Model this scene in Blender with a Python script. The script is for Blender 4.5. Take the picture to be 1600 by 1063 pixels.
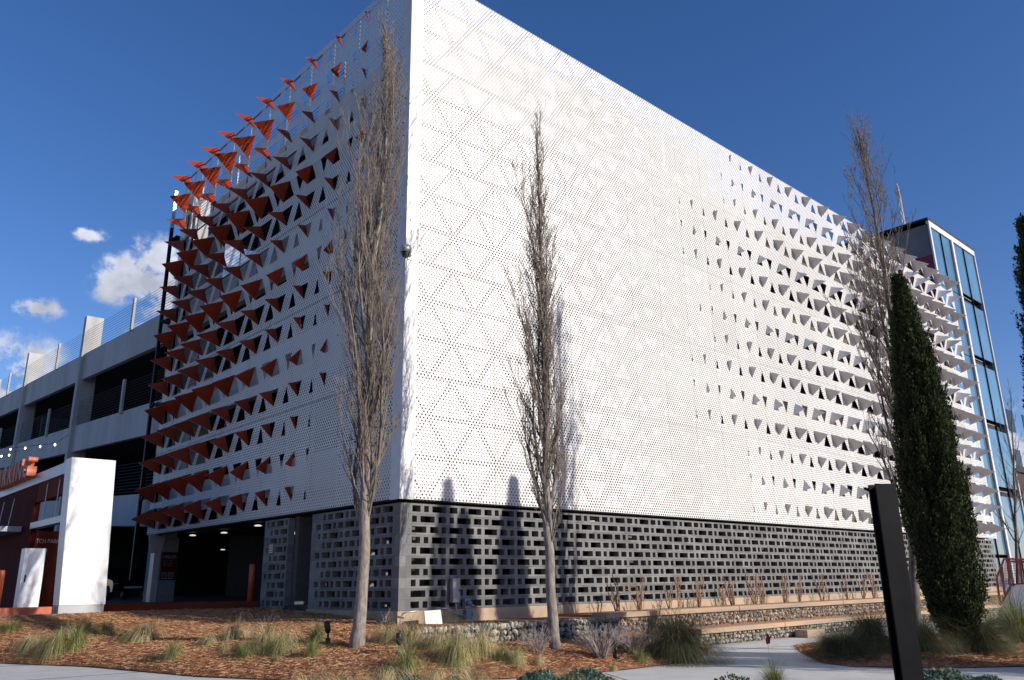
import bpy, math, random
from mathutils import Vector, Matrix, Quaternion, noise
R = math.radians
random.seed(7)
for o in list(bpy.data.objects): bpy.data.objects.remove(o, do_unlink=True)
SC = bpy.context.scene
COL = SC.collection
PI = math.pi
UP = 1.65                                   # everything is built with z = 0 at eye height, then lifted so the plaza is at 0

# ------------------------------------------------------------------ camera
F_PX, YAW, PIT, ROLL, CX, CY = 1263.37, 0.741079, 0.291499, -0.014946, -11.0243, -16.0449
fw = Vector((math.sin(YAW)*math.cos(PIT), math.cos(YAW)*math.cos(PIT), math.sin(PIT)))
rt = Vector((math.cos(YAW), -math.sin(YAW), 0)); up = rt.cross(fw)
r2 = rt*math.cos(ROLL)+up*math.sin(ROLL); u2 = -rt*math.sin(ROLL)+up*math.cos(ROLL)
CAM = Vector((CX, CY, 0))
cd = bpy.data.cameras.new('camera'); cam = bpy.data.objects.new('camera', cd); COL.objects.link(cam)
cd.sensor_fit = 'HORIZONTAL'; cd.sensor_width = 36; cd.lens = F_PX/1600*36; cd.clip_start = .05; cd.clip_end = 4000
m = Matrix(((r2.x, u2.x, -fw.x, CX), (r2.y, u2.y, -fw.y, CY), (r2.z, u2.z, -fw.z, UP), (0, 0, 0, 1)))
cam.matrix_world = m
SC.camera = cam

def ray(px, py):
    return (fw*F_PX + r2*(px-800) + u2*(531.5-py)).normalized()
def far_at(px, py, D):                       # point on the sight line at horizontal distance D
    d = ray(px, py); return CAM + d*(D/math.hypot(d.x, d.y))
def proj(P):
    d = Vector(P)-CAM; z = d.dot(fw)
    return (800+F_PX*d.dot(r2)/z, 531.5-F_PX*d.dot(u2)/z, z)

# ------------------------------------------------------------------ light
EL = R(21.5); AZX, AZY = .355, -.935
SC.view_settings.view_transform = 'Standard'; SC.view_settings.look = 'None'
SC.view_settings.gamma = 1; SC.view_settings.exposure = 0.28
W = bpy.data.worlds.new('World'); SC.world = W; W.use_nodes = True
nt = W.node_tree; nt.nodes.clear()
out = nt.nodes.new('ShaderNodeOutputWorld'); bg = nt.nodes.new('ShaderNodeBackground'); sky = nt.nodes.new('ShaderNodeTexSky')
sky.sky_type = 'NISHITA'; sky.sun_disc = False; sky.sun_elevation = EL; sky.sun_rotation = math.atan2(AZX, AZY)
sky.altitude = 300; sky.air_density = 1.0; sky.dust_density = 0.3; sky.ozone_density = 3.0
bg.inputs['Strength'].default_value = 0.085
def wn(t, **k):
    n = nt.nodes.new(t)
    for a, b in k.items(): setattr(n, a, b)
    return n
# clouds: soft cumulus low over the left of the garage and a few to the far right, in world directions
tc = wn('ShaderNodeTexCoord')
hs = wn('ShaderNodeHueSaturation'); hs.inputs['Saturation'].default_value = 1.22; hs.inputs['Value'].default_value = 1.2
nt.links.new(sky.outputs[0], hs.inputs['Color'])
wb = wn('ShaderNodeVectorMath', operation='MULTIPLY'); nt.links.new(hs.outputs[0], wb.inputs[0]); wb.inputs[1].default_value = (1.08, .93, 1.11)
def cloud_mask(px, py, rad, stretch=1.0):
    d = ray(px, py)
    vm = wn('ShaderNodeVectorMath', operation='SUBTRACT'); nt.links.new(tc.outputs['Generated'], vm.inputs[0]); vm.inputs[1].default_value = d
    sc_ = wn('ShaderNodeVectorMath', operation='MULTIPLY'); nt.links.new(vm.outputs[0], sc_.inputs[0]); sc_.inputs[1].default_value = (1, 1, stretch)
    ln = wn('ShaderNodeVectorMath', operation='LENGTH'); nt.links.new(sc_.outputs[0], ln.inputs[0])
    mr = wn('ShaderNodeMapRange'); mr.inputs['From Min'].default_value = rad; mr.inputs['From Max'].default_value = rad*.15
    mr.inputs['To Min'].default_value = 0; mr.inputs['To Max'].default_value = 1
    nt.links.new(ln.outputs['Value'], mr.inputs['Value']); return mr.outputs[0]
masks = [cloud_mask(*a) for a in ((212, 436, .062, 1.35), (248, 405, .05, 1.2), (58, 481, .038, 2.0), (138, 366, .030, 2.4), (12, 578, .078, 1.4), (100, 622, .08, 1.5), (192, 442, .05, 1.4), (-40, 610, .10, 1.5), (255, 455, .06, 1.2), (1604, 715, .10, 1.1), (1570, 735, .08, 1.1), (300, 560, .10, 1.3), (335, 420, .06, 1.3))]
acc = masks[0]
for mk in masks[1:]:
    mx = wn('ShaderNodeMath', operation='MAXIMUM'); nt.links.new(acc, mx.inputs[0]); nt.links.new(mk, mx.inputs[1]); acc = mx.outputs[0]
nz = wn('ShaderNodeTexNoise'); nz.inputs['Scale'].default_value = 22; nz.inputs['Detail'].default_value = 10; nz.inputs['Roughness'].default_value = .62
nt.links.new(tc.outputs['Generated'], nz.inputs['Vector'])
ad = wn('ShaderNodeMath', operation='MULTIPLY_ADD'); nt.links.new(nz.outputs[0], ad.inputs[0]); ad.inputs[1].default_value = 5.6; ad.inputs[2].default_value = -3.0
sm = wn('ShaderNodeMath', operation='ADD'); nt.links.new(acc, sm.inputs[0]); nt.links.new(ad.outputs[0], sm.inputs[1])
gt = wn('ShaderNodeMath', operation='MULTIPLY'); nt.links.new(sm.outputs[0], gt.inputs[0]); nt.links.new(acc, gt.inputs[1])
cr = wn('ShaderNodeMapRange', interpolation_type='SMOOTHSTEP'); cr.inputs['From Min'].default_value = .04; cr.inputs['From Max'].default_value = .60
nt.links.new(gt.outputs[0], cr.inputs['Value'])
nz2 = wn('ShaderNodeTexNoise'); nz2.inputs['Scale'].default_value = 20; nz2.inputs['Detail'].default_value = 5
nt.links.new(tc.outputs['Generated'], nz2.inputs['Vector'])
ccol = wn('ShaderNodeMapRange'); ccol.inputs['From Min'].default_value = .35; ccol.inputs['From Max'].default_value = .65
ccol.inputs['To Min'].default_value = 5.0; ccol.inputs['To Max'].default_value = 9.0
nt.links.new(nz2.outputs[0], ccol.inputs['Value'])
cmb = wn('ShaderNodeVectorMath', operation='SCALE'); cmb.inputs[0].default_value = (.93, .97, 1.12); nt.links.new(ccol.outputs[0], cmb.inputs['Scale'])
cf = wn('ShaderNodeMath', operation='MULTIPLY'); nt.links.new(cr.outputs[0], cf.inputs[0]); cf.inputs[1].default_value = .93
mxc = wn('ShaderNodeMix', data_type='RGBA'); nt.links.new(cf.outputs[0], mxc.inputs[0]); nt.links.new(wb.outputs[0], mxc.inputs[6]); nt.links.new(cmb.outputs[0], mxc.inputs[7])
nt.links.new(mxc.outputs[2], bg.inputs['Color']); nt.links.new(bg.outputs[0], out.inputs[0])

sl = bpy.data.lights.new('sun', 'SUN'); sl.energy = 4.3; sl.angle = R(.53); sl.color = (1, .945, .865)
so = bpy.data.objects.new('sun', sl); COL.objects.link(so)
SUN = Vector((AZX*math.cos(EL), AZY*math.cos(EL), math.sin(EL))).normalized()
so.rotation_euler = SUN.to_track_quat('Z', 'Y').to_euler(); so.location = (20, -30, 30)
SC.cycles.transparent_max_bounces = 24; SC.cycles.max_bounces = 6; SC.cycles.diffuse_bounces = 3
SC.cycles.sample_clamp_indirect = 6

# ------------------------------------------------------------------ materials
MATS = {}
class NB:
    def __init__(s, name):
        s.m = bpy.data.materials.new(name); s.m.use_nodes = True; s.t = s.m.node_tree
        s.p = s.t.nodes['Principled BSDF']; s.o = s.t.nodes['Material Output']
    def n(s, t, **k):
        x = s.t.nodes.new(t)
        for a, b in k.items(): setattr(x, a, b)
        return x
    def l(s, a, b): s.t.links.new(a, b)
    def math(s, op, a, b=None, c=None):
        x = s.n('ShaderNodeMath', operation=op)
        for i, v in enumerate((a, b, c)):
            if v is None: continue
            if isinstance(v, (int, float)): x.inputs[i].default_value = v
            else: s.l(v, x.inputs[i])
        return x.outputs[0]
    def noise(s, scale, detail=4, rough=.5, coord='Object', stretch=None):
        t = s.n('ShaderNodeTexCoord'); x = s.n('ShaderNodeTexNoise')
        x.inputs['Scale'].default_value = scale; x.inputs['Detail'].default_value = detail; x.inputs['Roughness'].default_value = rough
        if stretch:
            mp = s.n('ShaderNodeMapping'); mp.inputs['Scale'].default_value = stretch; s.l(t.outputs[coord], mp.inputs[0]); s.l(mp.outputs[0], x.inputs['Vector'])
        else: s.l(t.outputs[coord], x.inputs['Vector'])
        return x.outputs[0]
    def ramp(s, fac, stops):
        x = s.n('ShaderNodeValToRGB'); e = x.color_ramp.elements
        while len(e) < len(stops): e.new(.5)
        for el, (p, c) in zip(e, stops): el.position = p; el.color = (*c, 1)
        s.l(fac, x.inputs[0]); return x.outputs[0]
    def bump(s, h, strength=.3, dist=.02):
        b = s.n('ShaderNodeBump'); b.inputs['Strength'].default_value = strength; b.inputs['Distance'].default_value = dist
        s.l(h, b.inputs['Height']); s.l(b.outputs[0], s.p.inputs['Normal'])
def simple(name, c1, c2=None, scale=6, rough=.7, bump=0, metal=0, stretch=None, detail=5, spec=None, lo=.35, hi=.65, bd=.02):
    b = NB(name); c2 = c2 or tuple(x*.8 for x in c1)
    f = b.noise(scale, detail, .6, stretch=stretch)
    b.l(b.ramp(f, [(lo, c2), (hi, c1)]), b.p.inputs['Base Color'])
    b.p.inputs['Roughness'].default_value = rough; b.p.inputs['Metallic'].default_value = metal
    if spec is not None: b.p.inputs['Specular IOR Level'].default_value = spec
    if bump: b.bump(f, bump, bd)
    MATS[name] = b.m; return b.m
M = MATS
simple('concrete', (.50, .49, .47), (.36, .355, .34), 1.2, .85, .15, stretch=(1, 1, .35), detail=8)
simple('concrete_panel', (.50, .495, .485), (.38, .38, .37), .8, .85, .1, stretch=(1, 1, .2), detail=8)
simple('tower_concrete', (.20, .20, .205), (.12, .12, .125), .45, .7, .08, detail=6)
simple('walk', (.56, .54, .50), (.47, .45, .415), 2.2, .9, .12, detail=9)
simple('drive', (.20, .195, .185), (.15, .145, .14), 1.7, .9, .12, detail=9)
simple('plinth', (.46, .34, .22), (.33, .235, .15), 1.6, .85, .25, detail=8)
simple('dark_steel', (.010, .010, .011), (.007, .007, .008), 8, .45, spec=.06)
simple('galv', (.48, .49, .5), (.36, .37, .38), 9, .42, metal=.5)
simple('cable', (.10, .10, .105), (.07, .07, .07), 9, .45, metal=.4)
simple('white_steel', (.66, .65, .63), (.60, .59, .57), 3, .5)
simple('pylon_white', (.70, .69, .67), (.66, .65, .63), 1.5, .45)
simple('white_paint', (.74, .74, .73), (.68, .68, .67), 5, .4)
simple('fin_white', (.66, .65, .63), (.58, .57, .55), 4, .55)
simple('fin_orange', (.34, .038, .010), (.28, .032, .008), 5, .5, spec=.3)
_m = M['fin_orange']; _t = _m.node_tree; _oi = _t.nodes.new('ShaderNodeObjectInfo'); _hs = _t.nodes.new('ShaderNodeHueSaturation')
_mr = _t.nodes.new('ShaderNodeMapRange'); _mr.inputs['To Min'].default_value = .8; _mr.inputs['To Max'].default_value = 1.15
_t.links.new(_oi.outputs['Random'], _mr.inputs['Value']); _t.links.new(_mr.outputs[0], _hs.inputs['Value'])
_p = _t.nodes['Principled BSDF']; _l = _p.inputs['Base Color'].links[0]; _src = _l.from_socket; _t.links.new(_src, _hs.inputs['Color']); _t.links.new(_hs.outputs[0], _p.inputs['Base Color'])
simple('orange_paint', (.55, .105, .03), (.40, .07, .02), 5, .5)
simple('maroon', (.085, .012, .007), (.06, .009, .006), 2, .85, spec=.08)
simple('maroon_light', (.16, .03, .014), (.13, .024, .011), 2, .85, spec=.08)
simple('letter_front', (.075, .08, .075), (.05, .055, .05), 5, .5)
simple('letter_side', (.72, .20, .10), (.66, .17, .08), 5, .5)
simple('silver', (.42, .42, .43), (.35, .35, .36), 4, .4, metal=.3)
simple('sign_grey', (.20, .20, .21), None, 5, .6)
simple('crimson', (.22, .012, .035), (.18, .01, .03), 3, .5)
simple('black', (.008, .008, .009), (.006, .006, .006), 4, .6)
simple('interior', (.035, .035, .034), (.025, .025, .024), 2, .9)  # near black: garage shade put into the concrete colour; also the walk joints
simple('bark', (.33, .285, .235), (.13, .105, .085), 18, .9, .7, stretch=(1, 1, .35), detail=8, lo=.3, hi=.7)
simple('twig', (.19, .15, .12), (.09, .068, .052), 9, .85)
simple('limb', (.24, .20, .165), (.085, .068, .054), 7, .9, .4, stretch=(1, 1, .4))
simple('twig_grey', (.36, .31, .26), (.2, .165, .135), 9, .85)
simple('dead_twig', (.40, .33, .30), (.24, .19, .17), 12, .9)
simple('vine', (.40, .25, .15), (.22, .12, .07), 12, .9)
simple('wood', (.47, .30, .17), (.27, .21, .155), 1.6, .7, .1, stretch=(.25, 2.5, 2.5), detail=8)
simple('wire', (.30, .30, .29), (.2, .2, .2), 9, .5, metal=.6)
simple('fixture', (.012, .012, .013), None, 6, .5)
simple('box_grey', (.30, .29, .30), (.26, .25, .26), 5, .5)
simple('box_blue', (.16, .22, .36), (.13, .18, .3), 5, .5)
simple('board', (.70, .69, .64), (.6, .59, .54), 5, .5)
simple('flag', (.50, .01, .03), (.42, .01, .02), 9, .6)
simple('concrete_shaded', (.13, .115, .10), (.10, .088, .076), 1.2, .9)  # concrete behind the sunny screen, its shade painted in as dark brown
simple('frame_grey', (.16, .16, .165), None, 4, .6)
simple('asphalt', (.06, .06, .06), (.045, .045, .045), 3, .95, .1)
simple('brick_dark', (.075, .045, .035), (.045, .03, .024), 3, .9)
simple('car_paint', (.012, .014, .02), None, 4, .18, spec=.6)
simple('rail_red', (.36, .075, .035), (.26, .05, .025), 8, .5)
simple('leaf_red', (.16, .045, .02), (.08, .025, .012), 9, .8)
simple('mesh_red', (.28, .07, .04), (.2, .05, .03), 9, .6)
def foliage(name, c1, c2, c3, scale=3.0, trans=.2):
    b = NB(name); g = b.n('ShaderNodeNewGeometry')
    f = b.noise(scale, 3)
    f2 = b.math('ADD', b.math('MULTIPLY', g.outputs['Random Per Island'], .55), b.math('MULTIPLY', f, .5))
    b.l(b.ramp(f2, [(.25, c1), (.5, c2), (.78, c3)]), b.p.inputs['Base Color'])
    b.p.inputs['Roughness'].default_value = .75; b.p.inputs['Specular IOR Level'].default_value = .2
    if trans:
        tr = b.n('ShaderNodeBsdfTranslucent'); mx = b.n('ShaderNodeMixShader'); mx.inputs[0].default_value = trans
        b.l(b.ramp(f2, [(.25, c1), (.5, c2), (.78, c3)]), tr.inputs[0])
        b.l(b.p.outputs[0], mx.inputs[1]); b.l(tr.outputs[0], mx.inputs[2]); b.l(mx.outputs[0], b.o.inputs[0])
    MATS[name] = b.m
foliage('cypress', (.012, .021, .008), (.029, .047, .017), (.085, .10, .036), 1.1, .12)
foliage('grass_blond', (.34, .27, .11), (.58, .46, .23), (.80, .67, .42), 6, .35)
foliage('grass_green', (.10, .15, .03), (.22, .27, .07), (.42, .42, .17), 6, .35)
foliage('muhly', (.06, .065, .03), (.12, .125, .06), (.22, .20, .11), 3, .3)
foliage('juniper', (.05, .09, .06), (.11, .17, .12), (.22, .29, .21), 6, .2)
foliage('broadleaf', (.03, .06, .015), (.07, .12, .03), (.13, .19, .06), 6, .25)
foliage('straw', (.25, .11, .048), (.42, .20, .095), (.60, .36, .20), 2, .0)
foliage('stone', (.17, .15, .12), (.34, .31, .255), (.55, .48, .37), 3, 0)
b = NB('mulch')
f = b.noise(26, 10, .72, stretch=(1, 1, 1)); f2 = b.noise(2.2, 4)
ff = b.math('ADD', b.math('MULTIPLY', f, .75), b.math('MULTIPLY', f2, .25))
b.l(b.ramp(ff, [(.30, (.17, .068, .03)), (.5, (.34, .155, .074)), (.70, (.52, .285, .155))]), b.p.inputs['Base Color'])
b.p.inputs['Roughness'].default_value = .95; b.p.inputs['Specular IOR Level'].default_value = .1; b.bump(f, .9, .05); MATS['mulch'] = b.m
# block screen: grey split block with a lighter or darker block here and there and faint joints
b = NB('block')
tcn = b.n('ShaderNodeUVMap'); br = b.n('ShaderNodeTexBrick'); b.l(tcn.outputs[0], br.inputs['Vector'])
br.inputs['Scale'].default_value = 1; br.inputs['Brick Width'].default_value = .565; br.inputs['Row Height'].default_value = .2445
br.inputs['Mortar Size'].default_value = .004; br.inputs['Mortar Smooth'].default_value = .4; br.offset = .5
br.inputs['Color1'].default_value = (.135, .132, .125, 1); br.inputs['Color2'].default_value = (.22, .215, .202, 1); br.inputs['Mortar'].default_value = (.09, .09, .09, 1)
f = b.noise(5, 8, .65); mm = b.n('ShaderNodeMix', data_type='RGBA', blend_type='MULTIPLY'); mm.inputs[0].default_value = 1
b.l(br.outputs[0], mm.inputs[6]); b.l(b.ramp(f, [(.3, (.78, .78, .78)), (.7, (1.12, 1.12, 1.12))]), mm.inputs[7])
b.l(mm.outputs[2], b.p.inputs['Base Color']); b.p.inputs['Roughness'].default_value = .9; b.bump(b.noise(60, 6), .25, .01); MATS['block'] = b.m
# lamps that the photo shows lit
for nm, c, s in (('lamp_warm', (1, .78, .5), 9), ('lamp_white', (1, .9, .75), .7)):
    b = NB(nm); b.p.inputs['Emission Color'].default_value = (*c, 1); b.p.inputs['Emission Strength'].default_value = s
    b.p.inputs['Base Color'].default_value = (*c, 1); MATS[nm] = b.m
# glass of the stair tower
b = NB('tower_glass'); b.p.inputs['Base Color'].default_value = (.045, .13, .19, 1); b.p.inputs['Roughness'].default_value = .03
b.p.inputs['Specular IOR Level'].default_value = 1; b.p.inputs['IOR'].default_value = 1.9; b.p.inputs['Coat Weight'].default_value = .6
b.l(b.ramp(b.noise(.35, 3), [(.35, (.08, .165, .24)), (.65, (.12, .24, .34))]), b.p.inputs['Base Color'])
b.bump(b.noise(.5, 2), .03, .2); MATS['tower_glass'] = b.m
b = NB('car_glass'); b.p.inputs['Base Color'].default_value = (.01, .012, .015, 1); b.p.inputs['Roughness'].default_value = .05; MATS['car_glass'] = b.m

PW, BH, ZB = 1.5347, 1.01733, 1.95            # panel width, band height, underside of the screens
def perforated(name, sunny):
    """sheet metal with real see-through round holes on a staggered grid, larger along the folded-triangle lattice"""
    b = NB(name); uv = b.n('ShaderNodeUVMap'); sp = b.n('ShaderNodeSeparateXYZ'); b.l(uv.outputs[0], sp.inputs[0]); u, v = sp.outputs[0], sp.outputs[1]
    MT = b.math; pu, pv = PW/14, BH/13
    vj = MT('FLOOR', MT('DIVIDE', v, pv)); odd = MT('MULTIPLY', MT('MODULO', vj, 2.0), .5)
    ui = MT('FLOOR', MT('SUBTRACT', MT('DIVIDE', u, pu), odd))
    cu = MT('MULTIPLY', MT('ADD', MT('ADD', ui, .5), odd), pu); cv = MT('MULTIPLY', MT('ADD', vj, .5), pv)
    du = MT('SUBTRACT', u, cu); dv = MT('SUBTRACT', v, cv)
    d = MT('SQRT', MT('ADD', MT('MULTIPLY', du, du), MT('MULTIPLY', dv, dv)))
    bb = MT('DIVIDE', cv, BH); t = MT('FRACT', bb); k = MT('FLOOR', bb)
    k3 = MT('MODULO', k, 3.0); isB = MT('COMPARE', k3, 1.0, .1)
    tri = MT('ABSOLUTE', MT('SUBTRACT', MT('MULTIPLY', MT('FRACT', MT('DIVIDE', cu, PW)), 2.0), 1.0))
    tl = MT('ADD', MT('MULTIPLY', tri, MT('SUBTRACT', 1.0, isB)), MT('MULTIPLY', MT('SUBTRACT', 1.0, tri), isB))
    dd = MT('MULTIPLY', MT('ABSOLUTE', MT('SUBTRACT', t, tl)), BH*.6)
    dh = MT('MULTIPLY', MT('MINIMUM', t, MT('SUBTRACT', 1.0, t)), BH)
    dist = MT('MINIMUM', dd, dh)
    if sunny:
        prog = b.n('ShaderNodeMapRange'); prog.inputs['From Min'].default_value = 0; prog.inputs['From Max'].default_value = 14; b.l(u, prog.inputs['Value'])
        pg = prog.outputs[0]
        th = MT('MULTIPLY_ADD', pg, .20, .07); rs = MT('MULTIPLY_ADD', pg, .0090, .0158)
        on = MT('LESS_THAN', dist, th); r = MT('MULTIPLY_ADD', on, .0078, rs)
        r = MT('MULTIPLY_ADD', MT('LESS_THAN', MT('ABSOLUTE', MT('SUBTRACT', dist, th)), .035), -.002, r)
        r = MT('MINIMUM', r, .0272)
    else:
        on = MT('LESS_THAN', dist, .05); r = MT('MULTIPLY_ADD', on, .001, .0262)
    hole = MT('LESS_THAN', d, r)
    edge = MT('GREATER_THAN', cu, .42); hole = MT('MULTIPLY', hole, edge)
    # keep a plain margin by every panel seam; the seam is an open slot
    su = MT('MULTIPLY', MT('ABSOLUTE', MT('SUBTRACT', MT('FRACT', MT('ADD', MT('DIVIDE', u, PW), .552)), .5)), PW)
    slot = MT('MULTIPLY', MT('LESS_THAN', su, .0035), MT('GREATER_THAN', u, 1.0))
    sv = MT('MULTIPLY', MT('ABSOLUTE', MT('SUBTRACT', MT('FRACT', MT('ADD', MT('DIVIDE', v, BH*3), .5)), .5)), BH*3)
    hs_ = MT('MULTIPLY', MT('LESS_THAN', sv, .007 if not sunny else .0025), MT('GREATER_THAN', v, .5))
    hole = MT('MAXIMUM', hole, MT('MAXIMUM', slot, hs_))
    f = b.noise(.5, 5); wnn = b.n('ShaderNodeTexWhiteNoise', noise_dimensions='2D'); cxy = b.n('ShaderNodeCombineXYZ')
    b.l(MT('FLOOR', MT('ADD', MT('DIVIDE', u, PW), .052)), cxy.inputs[0]); b.l(MT('FLOOR', MT('DIVIDE', v, BH*3)), cxy.inputs[1]); b.l(cxy.outputs[0], wnn.inputs['Vector'])
    stk = b.noise(1.0, 6, .6, stretch=(3.5, 3.5, .12)); f = MT('ADD', MT('MULTIPLY', f, .45), MT('ADD', MT('MULTIPLY', wnn.outputs['Value'], .3), MT('MULTIPLY', stk, .4)))
    b.l(b.ramp(f, [(.3, (.63, .61, .57)), (.8, (.735, .715, .675))]), b.p.inputs['Base Color'])
    b.p.inputs['Roughness'].default_value = .55; b.p.inputs['Specular IOR Level'].default_value = .3
    tr = b.n('ShaderNodeBsdfTransparent'); mx = b.n('ShaderNodeMixShader')
    b.l(hole, mx.inputs[0]); b.l(b.p.outputs[0], mx.inputs[1]); b.l(tr.outputs[0], mx.inputs[2]); b.l(mx.outputs[0], b.o.inputs[0])
    MATS[name] = b.m
perforated('screen_sunny', True); perforated('screen_shady', False)
# expanded metal infill of the red stair rail (see-through holes)
# ------------------------------------------------------------------ mesh helpers
class MB:
    def __init__(s): s.v = []; s.f = []; s.mi = []; s.uv = None
    def face(s, pts, mi=0):
        i = len(s.v); s.v.extend([tuple(p) for p in pts]); s.f.append(tuple(range(i, i+len(pts)))); s.mi.append(mi)
    def box(s, x0, x1, y0, y1, z0, z1, mi=0):
        i = len(s.v)
        s.v += [(x0, y0, z0), (x1, y0, z0), (x1, y1, z0), (x0, y1, z0), (x0, y0, z1), (x1, y0, z1), (x1, y1, z1), (x0, y1, z1)]
        for q in ((0, 3, 2, 1), (4, 5, 6, 7), (0, 1, 5, 4), (1, 2, 6, 5), (2, 3, 7, 6), (3, 0, 4, 7)): s.f.append(tuple(i+k for k in q)); s.mi.append(mi)
    def prism(s, poly, axis_vec, mi=0):                 # polygon (3D points) extruded along a vector
        n = len(poly); i = len(s.v); a = Vector(axis_vec)
        s.v += [tuple(Vector(p)) for p in poly]+[tuple(Vector(p)+a) for p in poly]
        s.f.append(tuple(i+k for k in range(n-1, -1, -1))); s.f.append(tuple(i+n+k for k in range(n))); s.mi += [mi, mi]
        for k in range(n): s.f.append((i+k, i+(k+1) % n, i+n+(k+1) % n, i+n+k)); s.mi.append(mi)
    def tube(s, pts, rad, sides=5, mi=0, cap=True):
        pts = [Vector(p) for p in pts]; n = len(pts); i0 = len(s.v)
        rr = rad if isinstance(rad, (list, tuple)) else [rad]*n
        for k, p in enumerate(pts):
            t = (pts[min(k+1, n-1)]-pts[max(k-1, 0)])
            if t.length < 1e-6: t = Vector((0, 0, 1))
            t.normalize(); a = t.cross(Vector((0, 0, 1)) if abs(t.z) < .9 else Vector((1, 0, 0))).normalized(); c = t.cross(a)
            for j in range(sides):
                an = 2*PI*j/sides; s.v.append(tuple(p+(a*math.cos(an)+c*math.sin(an))*rr[k]))
        for k in range(n-1):
            for j in range(sides):
                s.f.append((i0+k*sides+j, i0+k*sides+(j+1) % sides, i0+(k+1)*sides+(j+1) % sides, i0+(k+1)*sides+j)); s.mi.append(mi)
        if cap:
            s.f.append(tuple(i0+j for j in range(sides-1, -1, -1))); s.f.append(tuple(i0+(n-1)*sides+j for j in range(sides))); s.mi += [mi, mi]
    def lathe(s, cx, cy, prof, sides=16, mi=0):
        i0 = len(s.v)
        for r_, z in prof:
            for j in range(sides): s.v.append((cx+r_*math.cos(2*PI*j/sides), cy+r_*math.sin(2*PI*j/sides), z))
        for k in range(len(prof)-1):
            for j in range(sides): s.f.append((i0+k*sides+j, i0+k*sides+(j+1) % sides, i0+(k+1)*sides+(j+1) % sides, i0+(k+1)*sides+j)); s.mi.append(mi)
        s.f.append(tuple(i0+j for j in range(sides-1, -1, -1))); s.f.append(tuple(i0+(len(prof)-1)*sides+j for j in range(sides))); s.mi += [mi, mi]
    def mesh(s, name, mats, smooth=False):
        me = bpy.data.meshes.new(name); me.from_pydata(s.v, [], s.f)
        for q in (mats if isinstance(mats, (list, tuple)) else [mats]): me.materials.append(M[q])
        me.polygons.foreach_set('material_index', s.mi)
        if s.uv:
            ul = me.uv_layers.new(name='UVMap'); li = [0]*len(me.loops); me.loops.foreach_get('vertex_index', li)
            fl = []
            for q in li: fl += s.uv(s.v[q])
            ul.data.foreach_set('uv', fl)
        if smooth: me.polygons.foreach_set('use_smooth', [True]*len(me.polygons))
        me.validate(); me.update(); return me
    def build(s, name, mats, parent=None, smooth=False, local=None):
        if local is not None: s.v = [(a-local[0], b_-local[1], c-local[2]) for a, b_, c in s.v]
        o = bpy.data.objects.new(name, s.mesh(name, mats, smooth)); COL.objects.link(o)
        if parent: o.parent = parent; 
        if parent and local is None: o.location = -parent.location
        elif local is not None and not parent: o.location = local
        return o
def tag(o, label=None, cat=None, group=None, kind=None):
    if label: o['label'] = label
    if cat: o['category'] = cat
    if group: o['group'] = group
    if kind: o['kind'] = kind
    return o
def thing(name, label, cat, loc=(0, 0, 0), group=None, rz=0):
    o = bpy.data.objects.new(name, None); COL.objects.link(o); o.location = loc; o.rotation_euler = (0, 0, rz); o.empty_display_size = .2
    return tag(o, label, cat, group)
def copy_tree(o, parent=None):
    c = o.copy(); COL.objects.link(c); c.parent = parent
    for ch in o.children: copy_tree(ch, c)
    return c
def structure(name, mb, mats): return tag(mb.build(name, mats), kind='structure')
def text_part(body, name, mat, parent, loc, xdir, zdir, size, extrude=.004, sx=1.0):
    cu = bpy.data.curves.new(name, 'FONT'); cu.body = body; cu.size = size; cu.extrude = extrude
    o = bpy.data.objects.new(name, cu); COL.objects.link(o); dg = bpy.context.evaluated_depsgraph_get(); dg.update()
    me = bpy.data.meshes.new_from_object(o.evaluated_get(dg)); bpy.data.objects.remove(o)
    me.materials.clear(); me.materials.append(M[mat])
    o = bpy.data.objects.new(name, me); COL.objects.link(o); o.parent = parent
    x = Vector(xdir).normalized(); z = Vector(zdir).normalized(); n = x.cross(z)
    o.rotation_euler = Matrix(((x.x, z.x, n.x), (x.y, z.y, n.y), (x.z, z.z, n.z))).to_euler()
    o.location = loc; o.scale = (sx, 1, 1); return o

# ------------------------------------------------------------------ terrain
EDGE = [(-13, 9.5), (-9, 8.6), (-7.4, 8.0), (-6.6, 7.0), (-5.25, 3.77), (-4.46, -.08), (-3.55, -2.2), (-2.31, -3.7), (-1.0, -4.75), (.6, -5.3), (1.9, -5.4), (3.46, -5.35), (5.0, -4.75), (5.87, -4.17), (6.9, -3.62)]
INNER = [(-13, 10.2, -1.1), (-9, 9.3, -1.0), (-7.4, 8.9, -.75), (-6.4, 8.4, -.66), (-4.9, 8.0, -.62), (-2.6, 8.0, -.60), (-.05, 6.2, -.60), (-.05, 2.5, -.72), (-.05, -.1, -.86), (-.55, -1.2, -.95), (-1.1, -2.27, -1.10), (.3, -2.27, -1.22), (3, -2.27, -1.27), (5.3, -2.27, -1.36), (6.7, -3.1, -1.60)]
def dist_poly(x, y, P):
    best = (1e9, 0, 0)
    for i in range(len(P)-1):
        ax, ay = P[i][0], P[i][1]; dx, dy = P[i+1][0]-ax, P[i+1][1]-ay; L = dx*dx+dy*dy
        t = max(0, min(1, ((x-ax)*dx+(y-ay)*dy)/L)); d = math.hypot(x-ax-t*dx, y-ay-t*dy)
        if d < best[0]: best = (d, i, t)
    return best
def bank_z(x, y):
    de = dist_poly(x, y, EDGE)[0]; di, i, t = dist_poly(x, y, INNER)
    zi = INNER[i][2]*(1-t)+INNER[i+1][2]*t
    s = de/(de+di+1e-6); s = s**.62
    return -1.585*(1-s)+zi*s + .05*math.sin(s*PI) + .018*noise.noise(Vector((x*1.3, y*1.3, 0)))*min(1, de*3)
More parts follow.
